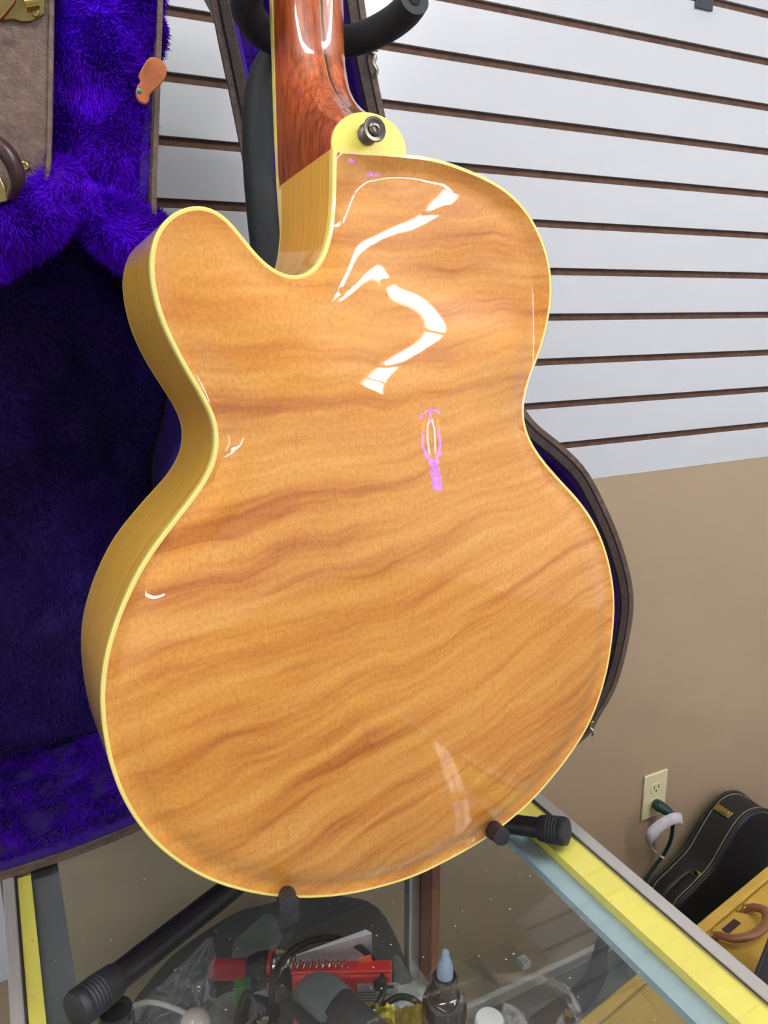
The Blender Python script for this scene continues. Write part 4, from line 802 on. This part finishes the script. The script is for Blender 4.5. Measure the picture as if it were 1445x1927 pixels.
for k, wd in enumerate((.030, .024, .033, .018)):
    z0 = -.031+k*.0035; o = boxo('print_line', (.064, -.0009, z0), (.064+wd, -.0007, z0+.0013), ink, None, 0, mm); o.parent = lb
o = boxo('print_block', (.086, -.0009, -.0155), (.100, -.0007, -.0120), ink, None, 0, mm); o.parent = lb
# papers standing behind the box
def quad(name, P, th, m, label, cat):
    P = [Vector(p) for p in P]; n = (P[1]-P[0]).cross(P[-1]-P[0]).normalized(); bm = bmesh.new(); k = len(P)
    A = [bm.verts.new(p-n*th/2) for p in P]; B = [bm.verts.new(p+n*th/2) for p in P]
    for i in range(k): bm.faces.new((A[i], A[(i+1) % k], B[(i+1) % k], B[i]))
    bm.faces.new(A[::-1]); bm.faces.new(B); return top(obj(name, bm, m, None, bevel=0, smooth=False), label, cat)
quad('paper_card', [(0.2335, 0.6736, 0.8000), (0.2137, 0.6213, 0.8720), (0.2803, 0.5962, 0.8950), (0.2846, 0.5917, 0.8930), (0.2980, 0.6196, 0.8000)], .0012, paper_m, 'white paper card standing behind the red box', 'paper')
quad('orange_slip', [(0.2652, 0.5905, 0.8600), (0.2639, 0.5769, 0.8840), (0.2743, 0.5720, 0.8880), (0.2808, 0.5810, 0.8600)], .001, mat('orange_paper', (250, 120, 80), .6), 'small orange slip of paper tucked behind the red box', 'paper')
# steel spring
P = []; p0, p1 = Vector((0.2037, 0.6062, 0.8780)), Vector((0.2536, 0.5811, 0.8780)); d_ = (p1-p0); uu_ = d_.normalized(); s1 = uu_.cross(Vector((0, 0, 1))).normalized()
for i in range(9*14+1): q = 2*math.pi*i/14; P.append(p0+d_*i/(9*14)+.0042*(math.cos(q)*s1+math.sin(q)*Vector((0, 0, 1))))
top(tubeo('coil_spring', P, .0008, chrome, seg=6), 'thin steel coil spring lying along the back edge of the red box', 'spring')
# flashlight
a, b = Vector((0.1447, 0.6946, 0.8220)), Vector((0.2182, 0.6497, 0.8280)); t = thing('flashlight', a, 'black and red flashlight with a chrome head lying left of the red box', 'flashlight'); m_ = AX(a, b); Lf_ = (b-a).length
par(latheo('red_sleeve', [(.009, 0), (.0105, .002), (.0105, Lf_*.46), (.010, Lf_*.462)], mat('dark_red_sleeve', (150, 28, 40), .6, bump=(200, .3)), None, 24, m_), t)
par(latheo('black_grip', [(.0128, Lf_*.465), (.014, Lf_*.5), (.0165, Lf_*.56), (.0185, Lf_*.72), (.018, Lf_*.735)], black_rub, None, 24, m_), t)
par(latheo('red_ring', [(.0188, Lf_*.737), (.0200, Lf_*.75), (.0200, Lf_*.775), (.0188, Lf_*.79)], red_pl, None, 24, m_), t)
par(latheo('chrome_head', [(.0175, Lf_*.792), (.0190, Lf_*.81), (.0175, Lf_*.84), (.0185, Lf_*.87), (.0168, Lf_*.90), (.0175, Lf_*.94), (.0160, Lf_*.98), (.013, Lf_)], chrome, None, 28, m_), t)
# green packet
g_, _, _ = obox('green_packet', (0.1516, 0.6262, 0.8550), (0.1667, 0.6226, 0.8550), .855, .050, .012, mat('green_card', (50, 116, 44), .5), None, .001); top(g_, 'small green packet standing left of the rotary tool cord', 'packet')
# pliers
a, b = Vector((0.1666, 0.5822, 0.8400)), Vector((0.1741, 0.6063, 0.8480)); t = thing('pliers', a, 'pliers with red grips at the front of the shelf, below the cord loop', 'pliers')
for s in (-1, 1):
    P = spline([a+Vector((s*.006, 0, 0)), a+Vector((s*.018, -.02, -.002)), a+Vector((s*.022, -.055, -.008)), a+Vector((s*.012, -.095, -.014))], 6)
    par(tubeo('grip', P, [.006]*3+[.0075]*(len(P)-3), red_pl, None, seg=12, flat=.8), t)
    P = spline([a+Vector((s*-.004, -.002, .001)), a+Vector((s*.014, .012, .003)), a+Vector((s*.012, .026, .003)), a+Vector((s*.002, .040, .002))], 6)
    par(tubeo('jaw', P, [float(x) for x in np.linspace(.007, .0035, len(P))], mat('dark_steel', (70, 64, 62), .4, metal=.8) if s < 0 else D.materials['dark_steel'], None, seg=10, flat=.6), t)
par(latheo('pivot', [(.006, 0), (.006, .003), (.003, .004)], chrome, None, 16, frame(a+Vector((0, .006, .006)), (0, -.3, 1))), t)
quad('lavender_card', [(0.1616, 0.6129, 0.8350), (0.1698, 0.6235, 0.8450), (0.1947, 0.6253, 0.8420), (0.2052, 0.6170, 0.8380), (0.1901, 0.6013, 0.8300)], .001, mat('lavender_card', (158, 152, 166), .6), 'pale lavender card lying under the cord loop behind the pliers', 'card')
# bottles
t = thing('squeeze_bottle', Vector((0.3163, 0.5026, 0.8700))*Vector((1, 1, 0))+Vector((0, 0, SZ)), 'glossy black squeeze bottle with a pale nozzle cap right of the yellow cloth', 'bottle')
c_ = t.location; blk_gl = mat('black_bottle', (18, 16, 14), .12, coat=1)
par(latheo('body', [(.019, .0), (.0212, .002), (.0215, .065), (.0208, .076), (.0175, .086), (.0125, .090)], blk_gl, None, 36, Matrix.Translation(c_)), t)
cap_ = par(latheo('collar', [(.0120, .0902), (.0122, .091), (.0120, .104), (.0105, .106)], blk_gl, None, 28, Matrix.Translation(c_)), t)
par(latheo('nozzle_cap', [(.0078, .1062), (.0076, .115), (.0062, .122), (.0042, .125), (.0036, .132), (.0022, .134)], mat('pale_blue_nozzle', (150, 166, 190), .3, coat=.3), None, 24, Matrix.Translation(c_)), t)
t = thing('capped_bottle', Vector((0.3445, 0.4700, 0.8750))*Vector((1, 1, 0))+Vector((0, 0, SZ)), 'small bottle with a round white cap, front right on the shelf', 'bottle'); c_ = t.location
par(latheo('body', [(.016, 0), (.018, .002), (.018, .045), (.013, .053)], mat('milky_plastic', (170, 172, 168), .3), None, 28, Matrix.Translation(c_)), t)
prof = [(.0133, .0532), (.0136, .055), (.0136, .072), (.012, .0745), (.002, .0755)]
par(latheo('cap', prof, mat('white_cap', (232, 232, 230), .4), None, 28, Matrix.Translation(c_)), t)
t = thing('black_jar', Vector((0.0431, 0.6481, 0.8600))*Vector((1, 1, 0))+Vector((0, 0, SZ)), 'small jar with a domed glossy black lid beside the stand foot', 'jar'); c_ = t.location
par(latheo('glass_body', [(.014, 0), (.0158, .002), (.0158, .042), (.014, .046)], mat('dark_jar', (30, 34, 34), .1, coat=1), None, 28, Matrix.Translation(c_)), t)
par(latheo('lid', [(.0160, .0462), (.0164, .048), (.0164, .060), (.0150, .0645), (.008, .067), (.001, .0675)], blk_gl, None, 28, Matrix.Translation(c_)), t)
top(tubeo('white_cable', spline([(0.0579, 0.6681, 0.8400), (0.0747, 0.6603, 0.8450), (0.0946, 0.6463, 0.8420), (0.1110, 0.6304, 0.8350), (0.1181, 0.6211, 0.8200)], 8), .0026, mat('white_cord', (190, 188, 180), .5), seg=8), 'thin white cable curving behind the clear bag', 'cable')
top(latheo('light_bulb', [(.004, -.030), (.006, -.022), (.011, -.010), (.0145, .0), (.0140, .006), (.010, .012), (.004, .0148), (.0005, .0152)], mat('pearly_glass', (206, 196, 182), .2, coat=1), None, 28, Matrix.Translation(Vector((0.1090, 0.6133, 0.8450)))), 'pearly round bulb standing under the clear bag', 'bulb')
top(latheo('clear_dish', [(.020, 0), (.023, .002), (.023, .018), (.021, .0185), (.021, .004), (.001, .003)], film, None, 32, Matrix.Translation(Vector((0.1445, 0.6103, 0.8300)))), 'round clear plastic dish beside the pliers', 'dish')
# clear plastic bag: a crumpled, pointed sleeve
def sheet(name, P, nu, nv, amp, m, seed, th=0):
    a, b, c, d = [Vector(p) for p in P]; v = []; f = []; n = (b-a).cross(d-a).normalized()
    for j in range(nv+1):
        for i in range(nu+1):
            s_, t_ = i/nu, j/nv; q = (a*(1-s_)+b*s_)*(1-t_)+(d*(1-s_)+c*s_)*t_
            q = q+n*amp*noise.fractal(Vector((s_*5+seed, t_*5, seed)), .6, 2.2, 4); v.append(q)
    for j in range(nv):
        for i in range(nu): k = j*(nu+1)+i; f.append((k, k+1, k+nu+2, k+nu+1))
    return pyobj(name, v, f, m, None, sharp=False)
top(sheet('plastic_bag', [(0.0541, 0.6878, 0.8100), (0.1308, 0.6181, 0.8100), (0.1335, 0.6253, 0.9250), (0.1287, 0.6272, 0.9230)], 26, 26, .012, film, 3), 'clear plastic bag rising to a point beside the stand leg', 'bag')
# cloths
yel = mat('yellow_cloth', (232, 214, 48), .75, bump=(60, .3), var=(14, .15)); ych = mat('ochre_bag', (196, 168, 40), .5, var=(10, .15))
top(sheet('yellow_cloth', [(0.2380, 0.5427, 0.8300), (0.2746, 0.5238, 0.8300), (0.2763, 0.5267, 0.8680), (0.2462, 0.5497, 0.8660)], 22, 18, .006, yel, 7), 'bright yellow cloth crumpled under the black cords', 'cloth')
top(sheet('yellow_bag', [(0.2771, 0.5262, 0.8250), (0.3179, 0.5177, 0.8200), (0.3098, 0.5268, 0.8560), (0.2793, 0.5325, 0.8580)], 20, 16, .005, ych, 11), 'ochre yellow plastic bag right of the bright yellow cloth', 'bag')
cb = sheet('clear_tub', [(0.3087, 0.5861, 0.8050), (0.3349, 0.5740, 0.8050), (0.3061, 0.5719, 0.8720), (0.3017, 0.5772, 0.8720)], 14, 14, .004, film, 15); top(cb, 'side of a clear plastic tub behind the red box', 'tub')
# black soft bag lying on the deck below, with a grey flap
bagm = mat('black_soft_bag', (38, 38, 42), .75, bump=(40, .3), var=(9, .3))
ol = [(0.0492, 0.9176, 0.5600), (0.0799, 0.9577, 0.5600), (0.1411, 1.0037, 0.5600), (0.2216, 1.0350, 0.5600), (0.3102, 1.0395, 0.5600), (0.4123, 1.0158, 0.5600), (0.4705, 0.9748, 0.5600), (0.4795, 0.9134, 0.5600), (0.4675, 0.8512, 0.5600), (0.4634, 0.8274, 0.5500), (0.4428, 0.8338, 0.5500), (0.4302, 0.8538, 0.5600), (0.3961, 0.8239, 0.5600), (0.3527, 0.7517, 0.5600), (0.1931, 0.8002, 0.5600)]
ol = cspline([Vector((p[0], p[1], 0)) for p in ol], 4); V_, F_, nb_2 = fill([(p.x, p.y) for p in ol], .012); u_2 = poisson(V_, F_, nb_2)
vb_ = [(a, b, .545+.055*min(1, uu*2.2)**.5+.008*noise.fractal(Vector((a*9, b*9, 1)), 1, 2, 3)*min(1, uu*6)) for (a, b), uu in zip(V_, u_2)]
k0 = len(vb_); vb_ += [(p.x, p.y, .537) for p in ol]; F_ = F_+[(i, (i+1) % nb_2, k0+(i+1) % nb_2, k0+i) for i in range(nb_2)]+[tuple(range(k0, k0+nb_2))]
bg_ = pyobj('soft_bag', vb_, F_, bagm); top(bg_, 'wide curved black soft bag lying on the deck at the bottom of the counter', 'bag')
quad('grey_booklet', [(0.2103, 0.8740, 0.6550), (0.2203, 0.8979, 0.6550), (0.2709, 0.9143, 0.6650), (0.2823, 0.9061, 0.6650), (0.2790, 0.8660, 0.6650), (0.2704, 0.8596, 0.6600), (0.2371, 0.8601, 0.6550)], .004, mat('grey_card', (92, 94, 92), .6, var=(18, .1)), 'dull grey booklet lying on the black soft bag', 'booklet')


# ------------------------------------------------------------------ power outlet, plug and paper tag
t = empty('power_outlet', (1.250, WY, .4330)); tag(t, 'ivory double power outlet on the beige wall with a dark green plug', 'outlet')
def outp(o): o.parent = t; return o
OX, OZ = 0, 0
outp(boxo('cover_plate', (-.035, -.0062, -.0573), (.035, -.0003, .0573), ivory, None, .0025))
for s in (1, -1):
    bm = bmesh.new(); pr = [(.0168*math.cos(q), s*.0195+max(-.0125, min(.0125, .0168*math.sin(q)))) for q in np.linspace(0, 2*math.pi, 28, endpoint=False)]
    prism(bm, pr, .0063, .0078, Matrix(((1, 0, 0, 0), (0, 0, -1, 0), (0, 1, 0, 0), (0, 0, 0, 1)))); rc = outp(obj('receptacle', bm, ivory, None, bevel=.0004))
    for q in ((-.0065, s*.0195+.003), (.0065, s*.0195+.003)):
        o = boxo('slot', (q[0]-.0011, -.0081, q[1]-.004), (q[0]+.0011, -.0077, q[1]+.004), dark_line, None); o.parent = rc
    o = latheo('ground_hole', [(.0024, 0), (.0024, .0004)], dark_line, None, 12, frame((0, -.0077, s*.0195-.007), (0, -1, 0))); o.parent = rc
outp(latheo('screw', [(.0032, 0), (.0030, .0012), (.0005, .0014)], ivory, None, 14, frame((0, -.0062, 0), (0, -1, 0))))
grn = mat('dark_green_plastic', (22, 56, 48), .5)
B_ = Vector((1.250, WY-.0082, .4330-.0195))
pg = tag(empty('plug', B_), 'dark green plug in the lower socket, its green cord dropping behind the counter rail', 'plug'); PI_ = Matrix.Translation(-B_)
def pgi(o): o.parent = pg; o.matrix_parent_inverse = PI_; return o
pgi(tubeo('plug_body', spline([B_, B_+Vector((.002, -.014, -.001)), B_+Vector((.012, -.030, -.008)), B_+Vector((.020, -.038, -.018))], 6), [float(x) for x in np.interp(np.linspace(0, 1, 19), [0, .3, .7, 1], [.0125, .0145, .0105, .006])], grn, None, seg=16, flat=.85))
P = spline([B_+Vector((.020, -.038, -.018)), (1.2696, 1.0680, 0.3752), (1.2759, 1.0750, 0.3295), (1.2713, 1.0850, 0.2876), (1.2556, 1.0950, 0.2520), (1.2318, 1.1000, 0.2112), (1.2192, 1.1020, 0.1592), (1.2124, 1.1000, 0.0746)], 8)
pgi(tubeo('cord', P, .0042, grn, None, seg=10))
# paper tag curled round the cord
tgm = mat('white_tag', (206, 202, 208), .6, var=(60, .14))
c0 = [(1.2761, 1.0500, 0.3930), (1.2654, 1.0460, 0.4181), (1.2480, 1.0460, 0.4278), (1.2307, 1.0520, 0.4244), (1.2095, 1.0580, 0.4142), (1.1920, 1.0640, 0.3988), (1.1855, 1.0680, 0.3795), (1.1971, 1.0720, 0.3523), (1.2181, 1.0760, 0.3284), (1.2444, 1.0800, 0.3036)]
c1 = [(1.2616, 1.0400, 0.3826), (1.2593, 1.0340, 0.4008), (1.2454, 1.0340, 0.4096), (1.2269, 1.0400, 0.4039), (1.2077, 1.0460, 0.3905), (1.1955, 1.0520, 0.3705), (1.1953, 1.0580, 0.3556), (1.2063, 1.0660, 0.3435), (1.2211, 1.0720, 0.3231), (1.2443, 1.0780, 0.3008)]
A = spline(c0, 6); B = spline(c1, 6); bm = bmesh.new(); va = [bm.verts.new(p) for p in A]; vb = [bm.verts.new(p) for p in B]
for i in range(len(A)-1): bm.faces.new((va[i], va[i+1], vb[i+1], vb[i]))
tg = obj('paper_tag', bm, tgm); sl = tg.modifiers.new('thick', 'SOLIDIFY'); sl.thickness = .0012; tag(tg, 'curled white paper tag tied round the green cord below the outlet', 'tag')
tw = tubeo('tie', [(1.2518, 1.0780, 0.2925), (1.2582, 1.0740, 0.2873)], .0025, tgm, None, seg=8); tw.parent = tg

# ------------------------------------------------------------------ black guitar case standing on its side against the wall
t = empty('black_case', (1.5, 1.06, 0)); tag(t, 'black guitar case with brass latch and stitched edges, on its side against the beige wall', 'guitar case'); CI = Matrix.Translation((-1.5, -1.06, 0))
def ci(o): o.parent = t; o.matrix_parent_inverse = CI; return o
pr = spline([(1.2520, 1.0850, 0.1297), (1.2365, 1.0850, 0.2119), (1.2894, 1.0850, 0.2466), (1.3404, 1.0850, 0.2771), (1.3791, 1.0850, 0.3271), (1.4095, 1.0850, 0.3629), (1.4423, 1.0850, 0.3824), (1.4823, 1.0850, 0.3813), (1.5223, 1.0850, 0.3614), (1.5707, 1.0850, 0.3193), (1.6381, 1.0850, 0.2670), (1.7537, 1.0850, 0.1938)], 6)
pr = [(p.x, p.z) for p in pr]; full = [(pr[0][0], 0)]+pr+[(pr[-1][0]+.45, pr[-1][1]-.02), (pr[-1][0]+.5, 0)]
ci(prismo('body', full[::-1], -1.090, -1.004, tolex_black, None, MXZ, bevel=.006))
for y in (1.086, 1.010):
    ci(tubeo('piping', [(a, y, b+.0012) for a, b in pr], .0032, black_rub, None, seg=8))
stm = mat('tan_stitching', (150, 140, 100), .8)
for y in (1.078, 1.018): ci(tubeo('stitch_line', [(a, y, b+.0002) for a, b in pr[4:]], .0011, stm, None, seg=6))
def onp(px, k):   # frame on the curved side at point index k
    a = Vector((pr[k][0], 0, pr[k][1])); b = Vector((pr[k+1][0], 0, pr[k+1][1])); d = (b-a).normalized(); return frame(((a+b)/2)+Vector((0, px, 0)), d.cross(Vector((0, 1, 0))), d)
m_ = onp(1.055, 31)
bm = bmesh.new(); box(bm, (-.0085, -.022, .0005), (.0085, .022, .0042), m_); lt_ = ci(obj('latch', bm, brass, None, bevel=.0008))
bm = bmesh.new(); box(bm, (-.0045, -.016, .0044), (.0045, .008, .0075), m_); o = obj('latch_lever', bm, brass, None, bevel=.001); o.parent = lt_
m_ = onp(1.028, 9)
hp_ = spline([m_ @ Vector(q) for q in ((-.055, 0, .0), (-.050, 0, .020), (-.03, 0, .032), (.0, 0, .034), (.03, 0, .032), (.05, 0, .02), (.055, 0, .0))], 6); ci(tubeo('handle', hp_, 0.007, black_rub, None, seg=12, flat=.6))
for q in (-.055, .055):
    bm = bmesh.new(); box(bm, (q-.008, -.010, 0), (q+.008, .010, .004), m_); ci(obj('handle_bracket', bm, brass, None, bevel=.001))

# ------------------------------------------------------------------ yellow tweed case
p0, p1 = Vector((0.7443, 0.7602, 0.4000)), Vector((1.3148, 0.8623, 0.4000)); u_ = (p1-p0).normalized(); L_ = 1.02
v_ = Vector((u_.y, -u_.x, 0)); o0 = p0-u_*.14
t = empty('tweed_case', o0); t.matrix_world = Matrix((u_, v_*-1, Vector((0, 0, 1)))).transposed().to_4x4() @ Matrix.Identity(4); t.matrix_world = Matrix.Translation((o0.x, o0.y, 0)) @ Matrix((u_, v_*-1, Vector((0, 0, 1)))).transposed().to_4x4()
tag(t, 'yellow tweed covered case with a brown leather handle on the floor beside the counter', 'case')
def tw_(o): o.parent = t; return o
# local: x along, y towards the wall (0 = back edge), z up
tw_(boxo('body', (0, -.021, 0), (L_, 0, .3995), tweed, None, .004)); tw_(boxo('lid', (0, -.135, 0), (L_, -.0218, .3990), tweed, None, .006))
def tl(px): return None
hx = (Vector((1.1072, 0.8049, 0.4150))-o0).dot(u_)
hp_ = spline([(hx-.052, -.038, .400), (hx-.054, -.048, .414), (hx-.050, -.074, .424), (hx-.018, -.092, .428), (hx+.025, -.092, .428), (hx+.056, -.074, .424), (hx+.060, -.050, .414), (hx+.056, -.036, .400)], 8)
tw_(tubeo('handle', hp_, [.0075+.002*math.sin(math.pi*i/(len(hp_)-1)) for i in range(len(hp_))], brown_handle, None, seg=16, flat=.75))
for s in (-.053, .057):
    lp_ = tw_(tubeo('handle_loop', spline([(hx+s-.009, -.036, .400), (hx+s-.007, -.038, .409), (hx+s+.007, -.038, .409), (hx+s+.009, -.036, .400)], 5), .0025, brass, None, seg=10))
    for dx in (-.012, .012):
        o = latheo('rivet', [(.004, 0), (.0035, .002), (.001, .003)], brass, None, 14, Matrix.Translation((hx+s+dx, -.030, .3995))); o.parent = lp_
tw_(boxo('name_plate', (hx-.022, -.050, .3993), (hx+.020, -.036, .4015), leather, None, .001))
# black hard case in the bottom right corner
q0 = Vector((0.8609, 0.5651, 0.6000)); q1 = Vector((0.9633, 0.6129, 0.6000)); d_ = (q1-q0).normalized(); n_ = Vector((d_.y, -d_.x, 0))
mm = Matrix((d_, -n_, Vector((0, 0, 1)))).transposed().to_4x4(); mm.translation = (q0.x, q0.y, 0)
t = empty('hard_case', (0, 0, 0)); t.matrix_world = mm; tag(t, 'black hard case in the lower right corner, in front of the tweed case', 'case')
o = boxo('body', (-.10, -.16, 0), (.25, 0, .60), tolex_black, None, .008); o.parent = t
o = tubeo('piping', [(-.09, -.004, .597), (.24, -.004, .597)], .0035, black_rub, None, seg=8); o.parent = t
# black strap on the floor by the baseboard
P = spline([(1.1342, 1.1058, 0.1150), (1.1029, 1.0913, 0.0850), (1.0782, 1.0715, 0.0550), (1.0269, 1.0538, 0.0400), (0.9624, 1.0437, 0.0350), (0.8853, 1.0307, 0.0300)], 8)
st_ = tubeo('padded_strap', P, [float(x) for x in np.linspace(.012, .034, len(P))], bagm, seg=14, flat=.5); tag(st_, 'black padded strap trailing on the grey floor, seen through the counter glass', 'strap')
bk_ = latheo('buckle', [(.010, 0), (.012, .003), (.012, .016), (.009, .020)], brass, None, 18, frame((0.9212, 0.9940, 0.0780), (.2, -.3, 1))); bk_.parent = st_
# small dark peg hook on the slatwall, top right
t = empty('slat_hook', (1.1965, 1.1125, 2.0256)); tag(t, 'small dark grey hook bracket hanging on the white slatwall, top right', 'hook'); hl = t.location.copy(); HI = Matrix.Translation(-hl)
def hi(o): o.parent = t; o.matrix_parent_inverse = HI; return o
hi(boxo('bracket', tuple(hl+Vector((-.022, -.003, -.022))), tuple(hl+Vector((.020, 0, .022))), mat('grey_bracket', (70, 76, 82), .45, metal=.3), None, .003))
hi(tubeo('peg', [hl+Vector((0, -.003, .004)), hl+Vector((0, -.10, .008)), hl+Vector((0, -.115, .020))], .0035, black_metal, None, seg=12))
